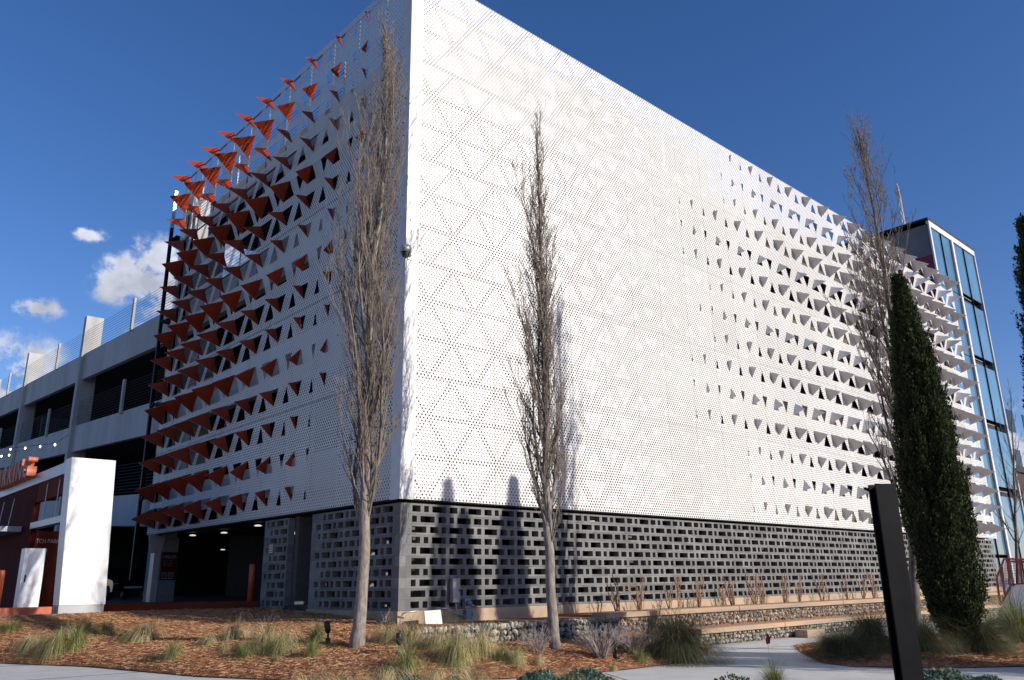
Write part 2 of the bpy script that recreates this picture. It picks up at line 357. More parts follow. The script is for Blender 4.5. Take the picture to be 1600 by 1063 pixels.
def inside(x, y, P):
    c = False; j = len(P)-1
    for i in range(len(P)):
        if (P[i][1] > y) != (P[j][1] > y) and x < (P[j][0]-P[i][0])*(y-P[i][1])/(P[j][1]-P[i][1])+P[i][0]: c = not c
        j = i
    return c
BANK = [p[:2] for p in EDGE]+[p[:2] for p in reversed(INNER)]
RBED = [(8.37, -4.96), (6.4, -6.3), (4.9, -7.5), (4.6, -8.3), (5.1, -9.3), (5.57, -9.82), (6.49, -10.58), (8, -12.3), (12, -16.5), (24, -16.5), (26, -11), (19, -8.6), (15, -6.6), (11, -5.2)]
def rbed_z(x, y):
    d = dist_poly(x, y, RBED+[RBED[0]])[0]; return -1.59+.16*min(1, d/1.5)+.015*noise.noise(Vector((x*1.3, y*1.3, 5)))
NBED = [(-10.5, -12.5), (-7.6, -9.6), (-4.6, -8.3), (-2.3, -7.2), (0.2, -8.0), (3.6, -10.8), (5.2, -12.8), (7.5, -16), (-4, -20)]
def ground_z(x, y):
    if inside(x, y, BANK): return bank_z(x, y)
    if inside(x, y, RBED): return rbed_z(x, y)
    if x < -1 and y > 8: return -.6
    return -1.6
def on_ground(px, py):
    d = ray(px, py)
    t = 3.0
    while t < 60:
        P = CAM+d*t
        if P.z <= ground_z(P.x, P.y): return P
        t += .05
    return CAM+d*(-1.6/d.z if d.z < 0 else 30)
def grid_fill(P, zf, step, mb, drop=0):
    xs = [p[0] for p in P]; ys = [p[1] for p in P]
    x0, x1, y0, y1 = min(xs), max(xs), min(ys), max(ys)
    import bmesh
    bm = bmesh.new(); vs = [bm.verts.new((a, b_, 0)) for a, b_ in P]
    bm.faces.new(vs)
    x = x0+step
    while x < x1:
        bmesh.ops.bisect_plane(bm, geom=bm.verts[:]+bm.edges[:]+bm.faces[:], plane_co=(x, 0, 0), plane_no=(1, 0, 0)); x += step
    y = y0+step
    while y < y1:
        bmesh.ops.bisect_plane(bm, geom=bm.verts[:]+bm.edges[:]+bm.faces[:], plane_co=(0, y, 0), plane_no=(0, 1, 0)); y += step
    bmesh.ops.triangulate(bm, faces=[f for f in bm.faces if len(f.verts) > 4])
    bm.verts.index_update()
    i0 = len(mb.v)
    for v in bm.verts: mb.v.append((v.co.x, v.co.y, zf(v.co.x, v.co.y)-drop))
    for f in bm.faces:
        idx = [i0+v.index for v in f.verts]
        if f.normal.z < 0: idx.reverse()
        mb.f.append(tuple(idx)); mb.mi.append(0)
    bm.free()
g = MB(); g.box(-400, 400, -400, 400, -2.2, -1.66); structure('ground', g, 'asphalt')
g = MB()
def slab(mb, P, z0, z1): mb.prism([(a, b_, z0) for a, b_ in P], (0, 0, z1-z0))
slab(g, [(-13, -12), (-4, -18.5), (7.5, -16.5), (26, -17), (45, -17), (45, -3.05), (-1.5, -3.05), (-1.5, 7.9), (-6.5, 7.9), (-13, 14)], -1.655, -1.604); structure('sidewalk', g, 'walk')
# joint lines in the walk
g = MB()
for a, c in (((-7.5, 6), (-5.2, 5.2)), ((-7.3, 2), (-4.8, 1.8)), ((-6.9, -1.5), (-4.3, -1.2)), ((-5.2, -4.8), (-2.9, -3.1)), ((-3.2, -7.0), (-1.2, -4.9)), ((-.6, -8), (.8, -5.5)), ((4.3, -8.1), (2.6, -5.5)), ((5.1, -9.8), (3.3, -10.9)), ((8.6, -4.9), (6.2, -4.2))):
    d = Vector((c[0]-a[0], c[1]-a[1], 0)); n = Vector((-d.y, d.x, 0)).normalized()*.010
    g.prism([Vector((*a, -1.602))-n, Vector((*c, -1.602))-n, Vector((*c, -1.602))+n, Vector((*a, -1.602))+n], (0, 0, .003))
structure('sidewalk_joints', g, 'interior')
g = MB(); grid_fill(BANK, bank_z, .35, g); structure('mulch_bank', g, 'mulch')
g = MB(); grid_fill(RBED, rbed_z, .5, g); structure('mulch_bed', g, 'mulch')
g = MB(); grid_fill(NBED, lambda x, y: -1.575+.02*noise.noise(Vector((x, y, 3))), .6, g); structure('foreground_bed', g, 'mulch')
g = MB(); slab(g, [(-40, 14), (-13, 10.2), (-9, 9.3), (-7.4, 8.9), (-6.4, 8.4), (-4.9, 8.0), (-2.6, 8.0), (-.05, 6.2), (.2, 6.2), (.2, 70), (-40, 70)], -1.65, -.605); structure('driveway', g, 'drive')
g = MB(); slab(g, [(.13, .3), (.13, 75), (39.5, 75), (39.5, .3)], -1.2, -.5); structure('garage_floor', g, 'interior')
g = MB(); slab(g, [(-1.0, -2.1), (5.2, -2.1), (5.2, .1), (-.02, .1), (-.02, -.02), (-.45, -.3), (-.95, -1.5)], -1.6, -.88)
slab(g, [(5.2, -2.1), (40, -2.1), (40, .1), (5.2, .1)], -1.6, -.82); structure('planter_soil', g, 'mulch')
# pine straw
def scatter_straw(P, zf, n, name, vis=None):
    g = MB(); xs = [p[0] for p in P]; ys = [p[1] for p in P]; k = 0; tries = 0
    while k < n and tries < n*12:
        tries += 1; x = random.uniform(min(xs), max(xs)); y = random.uniform(min(ys), max(ys))
        if not inside(x, y, P): continue
        if vis and not vis(x, y): continue
        z = zf(x, y)+random.uniform(.0, .035); a = random.uniform(0, 2*PI); L = random.uniform(.03, .09); w = random.uniform(.002, .004)
        t = random.uniform(-.3, .3); d = Vector((math.cos(a)*L, math.sin(a)*L, t*L)); nrm = Vector((-math.sin(a)*w, math.cos(a)*w, .004))
        c = Vector((x, y, z)); g.face([c-d-nrm*.5, c+d-nrm*.5, c+d*.95+nrm, c-d*.95+nrm]); k += 1
    tag(g.build(name, 'straw'), 'rust brown pine straw mulch scattered over the planting beds', 'mulch', kind='stuff')
def in_view(x, y):
    p = proj((x, y, -1.2)); return -60 < p[0] < 1660 and 920 < p[1] < 1090
scatter_straw(BANK, bank_z, 45000, 'pine_straw', in_view)
scatter_straw(RBED, rbed_z, 14000, 'pine_straw', in_view)

# ------------------------------------------------------------------ parking garage
NR, NL = 26, 11
ZT = ZB+15*BH
gar = thing('parking_garage', 'large concrete parking garage wrapped in white perforated metal with orange folded fins', 'parking garage', (0, 0, -.5))
def seat_R(u, v, n=0): return Vector((u, -n, ZB+v))          # right (sunny) face: u along +X, outward -Y
def seat_L(u, v, n=0): return Vector((-n, u, ZB+v))          # left (shaded) face: u along +Y, outward -X
START_R = [15.3, 12.2, 13.5, 12.2, 15.4]; START_L = [4.6, 3.6, 3.0, 1.6, 2.0]
def opening(side, band, uc, rnd):
    S = (START_R if side == 'R' else START_L)[band//3]
    mid = (.0, -.25, .25)[band % 3]
    x = uc-S-mid
    if x < -.25: return None
    w = (.07+.060*max(0, x)) if side == 'R' else (.13+.112*max(0, x))
    w = min(w, 1.0); h = (min(.34+.43*w, .82) if w > .12 else .3) if side == 'L' else .34+.32*w
    return w, h
fins = []
def make_screen(side, n, mat):
    P3 = seat_R if side == 'R' else seat_L
    g = MB()
    def tri(a, b_, c, hole):
        def q(*pts):
            pts = [P3(*p) for p in pts]
            if side == 'L': pts.reverse()
            g.face(pts)
        if hole is None: q(a, b_, c); return
        A, B_, C_ = hole
        q(a, b_, B_, A); q(b_, c, C_, B_); q(c, a, A, C_)
    for band in range(15):
        v0, v1 = band*BH, (band+1)*BH; isB = band % 3 == 1
        kk = band
        for i in range(n):
            um = (i+.5)*PW; u0, u1 = i*PW, (i+1)*PW
            # main (fin) triangle centred on the panel
            op = opening(side, band, um, 0); vc = v0+.55*BH if not isB else v0+.53*BH
            if not isB:
                a, b_, c = (u0, v1), (um, v0), (u1, v1)          # down-pointing
                hole = None
                if op:
                    w, h = op; vt = min(vc+h/2, v1-.07); vb = max(vt-h, v0+.09)
                    hole = ((um-w/2, vt), (um, vb), (um+w/2, vt))
                tri(a, b_, c, hole)
            else:
                a, b_, c = (u0, v0), (u1, v0), (um, v1)          # up-pointing
                hole = None
                if op:
                    w, h = op; vb = max(vc-h/2, v0+.07); vt = min(vb+h, v1-.09)
                    hole = ((um-w/2, vb), (um+w/2, vb), (um, vt))
                tri(a, b_, c, hole)
            if hole:
                # hinge on the edge that lies left when seen from outside
                if side == 'R':
                    if not isB: h0, h1, fr = hole[0], hole[1], hole[2]
                    else: h0, h1, fr = hole[2], hole[0], hole[1]
                else:
                    if not isB: h0, h1, fr = hole[2], hole[1], hole[0]
                    else: h0, h1, fr = hole[2], hole[1], hole[0]
                fins.append((side, h0, h1, fr, band, i))
        # in-between triangles centred on the seams (sheet folded inward, so just an opening)
        for i in range(n+1):
            us = i*PW; ul, ur = max(0, us-PW/2), min(n*PW, us+PW/2)
            op = opening(side, band, us, 0) if 0 < i < n else None
            vc = v0+.52*BH
            if not isB:
                a, b_, c = (ul, v0), (ur, v0), (us, v1)
                hole = None
                if op:
                    w, h = op; w *= .95; vb = max(vc-h/2, v0+.08); vt = min(vb+h, v1-.10); hole = ((us-w/2, vb), (us+w/2, vb), (us, vt))
            else:
                a, b_, c = (ul, v1), (us, v0), (ur, v1)
                hole = None
                if op:
                    w, h = op; w *= .95; vt = min(vc+h/2, v1-.08); vb = max(vt-h, v0+.10); hole = ((us-w/2, vt), (us, vb), (us+w/2, vt))
            tri(a, b_, c, hole)
    g.uv = (lambda v: (v[0], v[2]-ZB)) if side == 'R' else (lambda v: (v[1], v[2]-ZB))
    o = g.build('perforated_screen', mat, gar)
    return o
scrR = make_screen('R', NR, 'screen_sunny'); scrL = make_screen('L', NL, 'screen_shady')
scrR['label'] = 'sunlit white perforated metal screen with small grey fins toward its right end'
scrL['label'] = 'shaded perforated metal screen with orange folded fins toward its left end'
def fin_mesh(g, side, h0, h1, fr, ang):
    P3 = seat_R if side == 'R' else seat_L
    a, b_, c = P3(*h0, .004), P3(*h1, .004), P3(*fr, .004)
    ax = (b_-a).normalized(); n_out = Vector((0, -1, 0)) if side == 'R' else Vector((-1, 0, 0))
    foot = a+ax*((c-a).dot(ax)); rad = c-foot; L = rad.length
    tip = foot+rad.normalized()*L*math.cos(ang)+n_out*L*math.sin(ang)
    nn = (b_-a).cross(tip-a).normalized()
    side_out = rad.normalized()
    if nn.dot(side_out) < 0: nn = -nn                     # nn points to the sheet's former back side
    t = .007
    q0 = [a, b_, tip]; q1 = [p+nn*t for p in q0]; i = len(g.v)
    g.v += [tuple(p) for p in q0+q1]
    f0 = (i, i+1, i+2); f1 = (i+5, i+4, i+3)
    if (q0[1]-q0[0]).cross(q0[2]-q0[0]).dot(nn) > 0: f0 = f0[::-1]; f1 = f1[::-1]
    g.f += [f0, f1]; g.mi += [0, 1]
    for k in range(3): g.f.append((i+k, i+(k+1) % 3, i+3+(k+1) % 3, i+3+k)); g.mi.append(0)
    return tip
rank = []
for f in fins:
    side, h0, h1, fr, band, i = f
    rr = random.Random(band*97+i+(5000 if side == 'L' else 0)); ang = R(rr.uniform(80, 88))
    t = MB(); tip = fin_mesh(t, side, h0, h1, fr, ang)
    P3 = seat_R if side == 'R' else seat_L
    A, B_, C_ = proj(P3(*h0)), proj(P3(*h1)), proj(tip)
    area = abs((B_[0]-A[0])*(C_[1]-A[1])-(C_[0]-A[0])*(B_[1]-A[1]))/2
    if not (-20 < C_[0] < 1620 and C_[1] > -30): area = 0
    rank.append((area, side, h0, h1, fr, ang))
rank.sort(key=lambda r_: -r_[0])
rest = {'L': MB(), 'R': MB()}; cnt = {'L': 0, 'R': 0}; lim = {'L': 100, 'R': 100}
for area, side, h0, h1, fr, ang in rank:
    if cnt[side] < lim[side] and area > 1:
        g = MB(); fin_mesh(g, side, h0, h1, fr, ang)
        P3 = seat_R if side == 'R' else seat_L; base = P3(*h0)
        g.build('fin', ['fin_white', 'fin_orange'], scrL if side == 'L' else scrR, local=base)
        cnt[side] += 1; bpy.context.scene.collection.objects[-1].location = base
    else: fin_mesh(rest[side], side, h0, h1, fr, ang)
for s_, scr in (('L', scrL), ('R', scrR)):
    if rest[s_].f: o = rest[s_].build('small_fins', ['fin_white', 'fin_orange'], scr); o['kind'] = 'stuff'; o.location = (0, 0, 0)
# scrR/scrL carry an offset (-parent.location); their children are given in world coordinates
g = MB()                                             # plain folded corner strip
g.box(-.012, .40, -.012, -.003, ZB-.02, ZT); g.box(-.012, -.003, -.003, .40, ZB-.02, ZT); g.build('corner_trim', 'white_steel', gar)
g = MB()                                             # light framing that carries the screens
for i in range(1, NR+1):
    g.box(i*PW-.11-.015, i*PW-.11+.015, .07, .11, ZB+.03, ZT-.05)
for i in range(1, NL+1): g.box(.07, .11, i*PW-.11-.015, i*PW-.11+.015, ZB+.03, ZT-.05)
for k in range(0, 16, 3):
    z = ZB+k*BH; zz = z+(.02 if k == 0 else -.03 if k < 15 else -.06)
    g.box(.13, NR*PW, .125, .165, zz, zz+.05); g.box(.125, .165, .13, NL*PW, zz, zz+.05)
g.build('screen_frame', 'frame_grey', gar)
g = MB(); g.box(1.4, 15.5, .72, 2.4, 14.06, 16.95); g.build('added_sky_block', 'concrete_shaded', gar)  # dark box added behind the top bands to block sky in the holes
# storeys of the main block
FL = [2.6, 6.43, 10.27, 14.05]
Y_END = 17.2
def spandrel(x0, x1, y0, y1, z0, z1, mat='concrete_panel', name='spandrel'):
    g = MB(); g.box(x0, x1, y0, y1, z0, z1); return g.build(name, mat, gar)
for k, F in enumerate(FL):
    zt_ = F+1.05; zb_ = F-.38 if k else F-.62
    g = MB()
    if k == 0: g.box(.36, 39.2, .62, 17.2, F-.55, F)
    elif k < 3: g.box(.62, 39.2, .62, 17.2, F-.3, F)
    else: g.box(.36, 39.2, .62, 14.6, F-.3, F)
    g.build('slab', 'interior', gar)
    spandrel(.62, 39.3, .36, .60, zb_, zt_, 'concrete_shaded')
    if k < 3: spandrel(.36, .60, .36, Y_END-.5, zb_, zt_)
    else: spandrel(.36, .60, .36, 14.7, zb_, zt_); spandrel(.62, 20, 14.62, 14.85, zb_, zt_)
g = MB(); g.box(38.9, 39.2, .62, 39, -.5, 14.0); g.box(.62, 38.9, 39.5, 39.8, -.5, 10.2); g.box(9.0, 9.25, 6, 30, -.5, 10); g.box(3.2, 38, 8.2, 8.4, -.5, 13.6); g.build('added_blackout_wall', 'interior', gar)  # closed walls added to keep daylight out of the decks
for x in (.62, 8.6, 16.6, 24.6, 32.6, 38.6):
    g = MB(); g.box(x, x+.6, .63, 1.2, -.5, 14.0); g.build('column', 'concrete_shaded', gar)
def cables(y0, y1, z0f, nline, x=.3, gap=.135, horiz='Y', rad=.011):
    g = MB()
    for k in range(nline):
        if horiz == 'Y': g.tube([(x, y0, z0f(y0)+.12+k*gap), (x, y1, z0f(y1)+.12+k*gap)], rad, 4)
        else: g.tube([(y0, x, z0f(y0)+.12+k*gap), (y1, x, z0f(y1)+.12+k*gap)], rad, 4)
    return g.build('cable_railing', 'cable', gar)
cables(.5, 16.2, lambda y: 15.1, 9, x=.48); cables(.6, 39, lambda y: 15.1, 9, x=.48, horiz='X')
for y in (4.4, 8.4, 12.4, 16.0):
    g = MB(); g.box(.42, .48, y, y+.06, 15.1, 16.5); g.build('rail_post', 'cable', gar)
for x in (6, 12, 18, 24, 30, 36):
    g = MB(); g.box(x, x+.12, .40, .52, 15.1, 16.5); g.build('rail_post', 'galv', gar)
cables(.5, 16.6, lambda y: 11.3, 8, x=.48); cables(.5, 16.6, lambda y: 7.5, 8, x=.48)
# big end columns and the black guide rails at the open end of the screen
g = MB(); g.box(.34, 1.1, 16.75, 17.55, -.5, 16.4); g.build('column', 'concrete', gar)
g = MB(); g.box(.64, 1.3, 15.2, 15.9, 2.61, 13.9); g.build('column', 'concrete', gar)
for (x, y, z0, z1, s) in ((-.03, 18.1, .3, 15.2, .13), (.2, 16.95, 1.9, 16.0, .10), (.2, 16.1, 1.9, 15.4, .09)):
    g = MB(); g.box(x, x+s, y, y+s, z0, z1); g.build('guide_rail', 'dark_steel', gar)
g = MB(); g.box(-.03, .10, 18.1, 18.23, 15.2, 17.0); g.build('guide_rail', 'galv', gar)
for z in (3.4, 7.2, 10.8, 14.6):
    g = MB(); g.box(.05, .45, 17.56, 18.2, z, z+.07); g.tube([(.0, 18.0, z+.035), (.08, 18.0, z+.035)], .09, 8); g.build('bracket', 'dark_steel', gar)
# left wing with sloping decks
SL = .0605
def wz(z, y): return z+SL*(y-18)
for k, (zt_, zb_) in enumerate(((3.65, 2.35), (7.5, 6.12), (11.5, 10.03))):
    ys = [17.58, 31.2, 44.4, 57.6, 71]
    for a, c in zip(ys[:-1], ys[1:]):
        g = MB(); a2, c2 = a+(.3 if a > 18 else 0), c-.005
        a2 = a+.005 if a > 18 else a
        g.prism([(.36, a2, wz(zb_, a2)), (.36, c2, wz(zb_, c2)), (.36, c2, wz(zt_, c2)), (.36, a2, wz(zt_, a2))], (.24, 0, 0)); g.build('spandrel', 'concrete_panel', gar)
        mid = a+(c-a)*.4
        g = MB(); g.box(.24, .34, mid-.12, mid+.12, wz(zt_, mid)-.1, wz(zt_, mid)+1.5); g.build('rail_post', 'concrete', gar)
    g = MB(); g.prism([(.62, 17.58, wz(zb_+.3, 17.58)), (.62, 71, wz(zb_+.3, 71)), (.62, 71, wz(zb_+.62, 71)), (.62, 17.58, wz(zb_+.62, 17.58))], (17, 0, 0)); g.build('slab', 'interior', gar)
    if k == 2: cables(17.6, 71, lambda y: wz(zt_, y), 10, x=.38)
    else: cables(17.6, 71, lambda y: wz(zt_, y), 10, x=.40)
for y in (31.2, 44.4, 57.6):
    g = MB(); g.box(.18, 1.05, y-.45, y+.0, -.5, wz(11.5, y)+2.1); g.build('column', 'concrete', gar)
g = MB(); g.box(17.7, 18, 17.6, 71, -.5, 13); g.box(.7, 17.7, 71.1, 71.4, -.5, 14); g.build('added_blackout_wall', 'interior', gar)  # likewise added, to keep the wing dark inside

# block screen walls with real openings
def block_wall(parent, axis, u0, u1, off, flip, rows=10, z_bot=-.585, pitch=.2445, hole_h=.148, depth=.19, phase=0, margin=.12, edges=(.34, .12)):
    seq = [('M', .245, .105), ('S', .14, .105), ('W', .425, .11)]
    g = MB()
    def P(u, z, n): return (u, off+n, z) if axis == 'X' else (off+n, u, z)
    def quad(a, b_, c, d):
        pts = [a, b_, c, d]
        if flip: pts.reverse()
        g.face(pts)
    zb = (pitch-hole_h)/2
    for r_ in range(rows):
        z0 = z_bot+r_*pitch; zl, zh, z1 = z0+zb, z0+zb+hole_h, z0+pitch
        for n in (0, depth):
            A = [P(u0, z0, n), P(u1, z0, n), P(u1, zl, n), P(u0, zl, n)]; B_ = [P(u0, zh, n), P(u1, zh, n), P(u1, z1, n), P(u0, z1, n)]
            quad(*(A if n == 0 else A[::-1])); quad(*(B_ if n == 0 else B_[::-1]))
        k = (r_+phase) % 3; u = u0+edges[0]; holes = []
        k = {0: 0, 1: 2, 2: 1}[(r_+phase) % 3]
        while True:
            w, gp = seq[k % 3][1], seq[k % 3][2]
            if u+w > u1-edges[1]: break
            holes.append((u, u+w, seq[k % 3][0])); u += w+gp; k += 1
        cur = u0
        for (a, c, t) in holes+[(u1, u1, '')]:
            if a-cur > 1e-4:
                for n in (0, depth):
                    q = [P(cur, zl, n), P(a, zl, n), P(a, zh, n), P(cur, zh, n)]; quad(*(q if n == 0 else q[::-1]))
            if t:
                quad(P(a, zl, 0), P(c, zl, 0), P(c, zl, depth), P(a, zl, depth)); quad(P(a, zh, depth), P(c, zh, depth), P(c, zh, 0), P(a, zh, 0))
                quad(P(a, zl, depth), P(a, zh, depth), P(a, zh, 0), P(a, zl, 0)); quad(P(c, zl, 0), P(c, zh, 0), P(c, zh, depth), P(c, zl, depth))
            cur = c
    zt_ = z_bot+rows*pitch
    for u in (u0, u1):
        q = [P(u, z_bot, 0), P(u, zt_, 0), P(u, zt_, depth), P(u, z_bot, depth)]; quad(*(q if u == u1 else q[::-1]))
    quad(P(u0, zt_, 0), P(u1, zt_, 0), P(u1, zt_, depth), P(u0, zt_, depth))
    g.uv = (lambda v: (v[0], v[2]-z_bot)) if axis == 'X' else (lambda v: (v[1], v[2]-z_bot))
    return g.build('block_screen', 'block', parent)
block_wall(gar, 'X', .10, 39.4, .10, False)
block_wall(gar, 'Y', .292, 4.28, .10, True, phase=1, edges=(.12, .1))
pier = block_wall(gar, 'Y', 5.62, 7.10, .10, True, phase=2, edges=(.08, .06))
g = MB(); g.box(.30, .9, 5.4, 5.615, -.5, 1.9); g.build('wall_return', 'block', gar)
g = MB(); g.box(.07, 39.5, .07, .34, -1.5, -.59); g.box(.07, .34, .342, 4.3, -1.5, -.59); g.build('plinth', 'plinth', gar)
g = MB(); g.box(.12, .36, .32, 16.3, 1.93, 2.0); g.box(.36, 39, .12, .36, 1.93, 2.0); g.build('soffit_shadow_strip', 'black', gar)  # black strips standing in for the shadow under the screens
# ceiling lamps that are lit
for (px_, py_) in ((403, 823), (350, 834), (301, 838), (348, 860)):
    d = ray(px_, py_); q = CAM+d*(1.9/d.z) if d.z > 0 else None
    if q is None: continue
    g = MB(); g.lathe(q.x, q.y, [(.06, 1.96), (.13, 1.93), (.10, 1.91)], 14); g.build('ceiling_lamp', 'lamp_white', gar)
for (x, y) in ((2.6, 9.0), (4.2, 13.2), (7.8, 15.2), (6.8, 12.2), (10, 3), (18, 3.4), (26, 3.2), (34, 3.4), (14, 5.5), (22, 5.4), (3.0, 3.0), (3.4, 26)):
    g = MB(); g.lathe(x, y, [(.16, 1.98), (.17, 1.94), (.15, 1.90)], 12); g.build('ceiling_lamp', 'lamp_white', gar)
# sign column with greeting panel
g = MB(); g.box(.18, .42, 16.35, 16.74, -.5, 2.0); g.build('column', 'silver', gar)
g = MB(); g.prism([(.0, 16.3, 1.25), (.40, 16.3, 1.25), (.52, 16.3, 1.95), (-.12, 16.3, 1.95)], (0, .04, 0)); g.build('gusset', 'silver', gar)
g = MB(); g.box(.44, 1.05, 16.33, 16.73, -.5, 1.85); g.build('column', 'sign_grey', gar)
sg = MB(); sg.box(.46, 1.03, 16.30, 16.326, .28, 1.30); sg = sg.build('greeting_sign', 'maroon', gar); sg['label'] = 'maroon panel reading HELLO!'
def part_text(body, loc, size, mat, parent, xd=(1, 0, 0)):
    o = text_part(body, 'lettering', mat, parent, (0, 0, 0), xd, (0, 0, 1), size, .003); o.location = Vector(loc)+Vector((0, 0, 0))
    return o
ht = part_text('HELLO!', (.50, 16.295, 1.08), .15, 'silver', sg)
for k, s_ in enumerate(('PLEASE TAKE', 'TICKET AND', 'PARK HERE')): part_text(s_, (.50, 16.295, .96-k*.085), .065, 'sign_grey', sg)
g = MB()
for x in (.50, .75):
    g.box(x, x+.20, 16.285, 16.297, .32, .35); g.box(x, x+.20, 16.285, 16.297, .52, .55); g.box(x, x+.02, 16.285, 16.297, .352, .518); g.box(x+.18, x+.20, 16.285, 16.297, .352, .518)
    for q in range(3): g.box(x+.04, x+.16, 16.285, 16.297, .385+q*.04, .40+q*.04)
o = g.build('notice', 'sign_grey', sg); o.location = (0, 0, 0)
# red notice on the block pier
g = MB(); g.box(.075, .095, 6.42, 6.72, .90, 1.20); rs_ = g.build('notice_sign', 'rail_red', gar)
g = MB()
for q in range(5): g.box(.069, .074, 6.45, 6.69, .93+q*.05, .952+q*.05)
o = g.build('lettering', 'white_paint', rs_); o.location = (0, 0, 0)
# security camera on the corner
sc_ = thing('security_camera', 'grey dome security camera mounted at the building corner', 'camera', (-.14, -.05, 8.1))
g = MB(); g.box(.05, .25, -.035, -.016, 8.0, 8.2); g.build('mount_plate', 'galv', sc_)
g = MB(); g.tube([(.10, -.04, 8.1), (-.02, -.16, 8.16), (-.14, -.20, 8.20)], .05, 8); g.build('arm', 'galv', sc_, True)
g = MB(); g.lathe(-.14, -.20, [(.05, 8.28), (.12, 8.26), (.15, 8.18), (.15, 8.08)], 16); g.build('housing', 'galv', sc_, True)
g = MB(); g.lathe(-.14, -.20, [(.03, 7.93), (.08, 7.96), (.11, 8.02), (.12, 8.08)], 16); g.build('dome', 'car_glass', sc_, True)

# ------------------------------------------------------------------ gabions and seat walls
def stones(g, x0, x1, y0, y1, z0, z1, s=.11):
    nx = max(1, int((x1-x0)/s)); nz = max(1, round((z1-z0)/(s*.9)))
    ph = (1+5**.5)/2
    ico = [(-1, ph, 0), (1, ph, 0), (-1, -ph, 0), (1, -ph, 0), (0, -1, ph), (0, 1, ph), (0, -1, -ph), (0, 1, -ph), (ph, 0, -1), (ph, 0, 1), (-ph, 0, -1), (-ph, 0, 1)]
    fc = [(0, 11, 5), (0, 5, 1), (0, 1, 7), (0, 7, 10), (0, 10, 11), (1, 5, 9), (5, 11, 4), (11, 10, 2), (10, 7, 6), (7, 1, 8), (3, 9, 4), (3, 4, 2), (3, 2, 6), (3, 6, 8), (3, 8, 9), (4, 9, 5), (2, 4, 11), (6, 2, 10), (8, 6, 7), (9, 8, 1)]
    for i in range(nx):
        for k in range(nz):
            cx = x0+(i+.5+random.uniform(-.3, .3))*(x1-x0)/nx; cz = z0+(k+.5+random.uniform(-.22, .22))*(z1-z0)/nz
            cy = y0+.055+random.uniform(-.02, .03); rr = [s*random.uniform(.26, .42) for _ in range(3)]
            q = Quaternion((random.random()-.5, random.random()-.5, random.random()-.5, random.random()-.5)).normalized(); i0 = len(g.v)
            for p in ico:
                w = Vector(p)/1.9*random.uniform(.68, 1.2); w = q @ Vector((w.x*rr[0]*1.25, w.y*rr[1], w.z*rr[2]))*1.35; g.v.append((cx+w.x, cy+w.y, cz+w.z))
            for t in fc: g.f.append(tuple(i0+a for a in t)); g.mi.append(0)
def wires(g, x0, x1, y, z0, z1, st=.1):
    x = x0
    while x <= x1+.001: g.tube([(x, y, z0), (x, y, z1)], .0028, 3, cap=False); x += st
    z = z0
    while z <= z1+.001: g.tube([(x0, y, z), (x1, y, z)], .0028, 3, cap=False); z += st
def gabion(name, label, x0, x1, y0, z0, z1, depth, cap=None, s=.11, wst=.1):
    t = thing(name, label, 'stone wall', (x0, y0, z0), 'gabion walls filled with stone')
    g = MB(); g.box(x0+.04, x1-.04, y0+.11, y0+depth, z0-.1, z1-.03); g.build('core', 'black', t)
    g = MB(); stones(g, x0, x1, y0, y0+depth, z0, z1, s); g.build('stone_fill', 'stone', t)
    g = MB(); wires(g, x0, x1, y0-.012, z0, z1, wst); g.build('wire_basket', 'wire', t)
    if cap:
        for (a, c) in cap:
            g = MB(); g.box(a, c, y0-.06, y0+.40, z1+.004, z1+.125); g.build('timber_cap', 'wood', t)
    return t
ga = gabion('gabion_wall', 'low stone filled wire basket wall below the block screen by the corner', -1.05, 5.0, -2.27, -1.32, -.86, .3, s=.125)
g = MB(); stones(g, -1.0, 5.0, -2.27, -2.0, -.92, -.84, .12); stones(g, -1.0, 4.0, -2.13, -2.0, -.92, -.85, .12); g.build('top_stones', 'stone', ga)
gabion('gabion_seat_wall', 'upper stone seat wall with timber cap along the planter', 5.05, 34, -2.2, -1.20, -.865, .3, [(4.55, 10.3), (10.33, 16.6), (16.63, 22.8), (22.83, 29), (29.03, 34)], s=.11)
gabion('gabion_seat_wall', 'lower stone seat wall with timber cap facing the plaza', 6.7, 30, -3.25, -1.68, -1.305, .3, [(6.9, 10.9), (10.93, 17.0), (17.03, 23.0), (23.03, 30)], s=.115)
g = MB(); g.box(5.0, 34, -2.95, -2.1, -1.6, -1.30); structure('seat_terrace', g, 'mulch')
tb = MB(); tb.box(4.72, 5.3, -2.64, -2.2, -.84, -.80); 
g = MB(); g.box(11.3, 12.3, -3.75, -3.38, -1.6, -1.40); tag(g.build('timber_step', 'wood'), 'short timber step at the foot of the lower seat wall', 'step')

# ------------------------------------------------------------------ meter boxes etc. on the plinth
def panel_box(name, label, x0, x1, z0, z1, y0=-.06, d=.12, mat='box_grey', door=True, cat='utility box'):
    t = thing(name, label, cat, ((x0+x1)/2, y0, z0), 'electrical boxes on the block wall')
    g = MB(); g.box(x0, x1, y0, y0+d, z0, z1); g.build('case', mat, t)
    if door:
        g = MB(); g.box(x0+.015, x1-.015, y0-.008, y0-.001, z0+.02, z1-.02); dd = g.build('door', mat, t)
        g = MB(); g.box(x1-.04, x1-.025, y0-.02, y0-.009, (z0+z1)/2-.03, (z0+z1)/2+.03); o = g.build('latch', 'dark_steel', dd); o.location = (0, 0, 0)
    return t
panel_box('electrical_box', 'tall narrow grey electrical box on the block wall', 1.56, 1.79, -.43, .12)
panel_box('electrical_box', 'small blue grey electrical box low on the plinth', 1.98, 2.18, -.83, -.62, mat='box_blue')
t = thing('electric_meter', 'round electric meter above the small blue box', 'meter', (2.05, -.05, -.55), 'electrical boxes on the block wall')
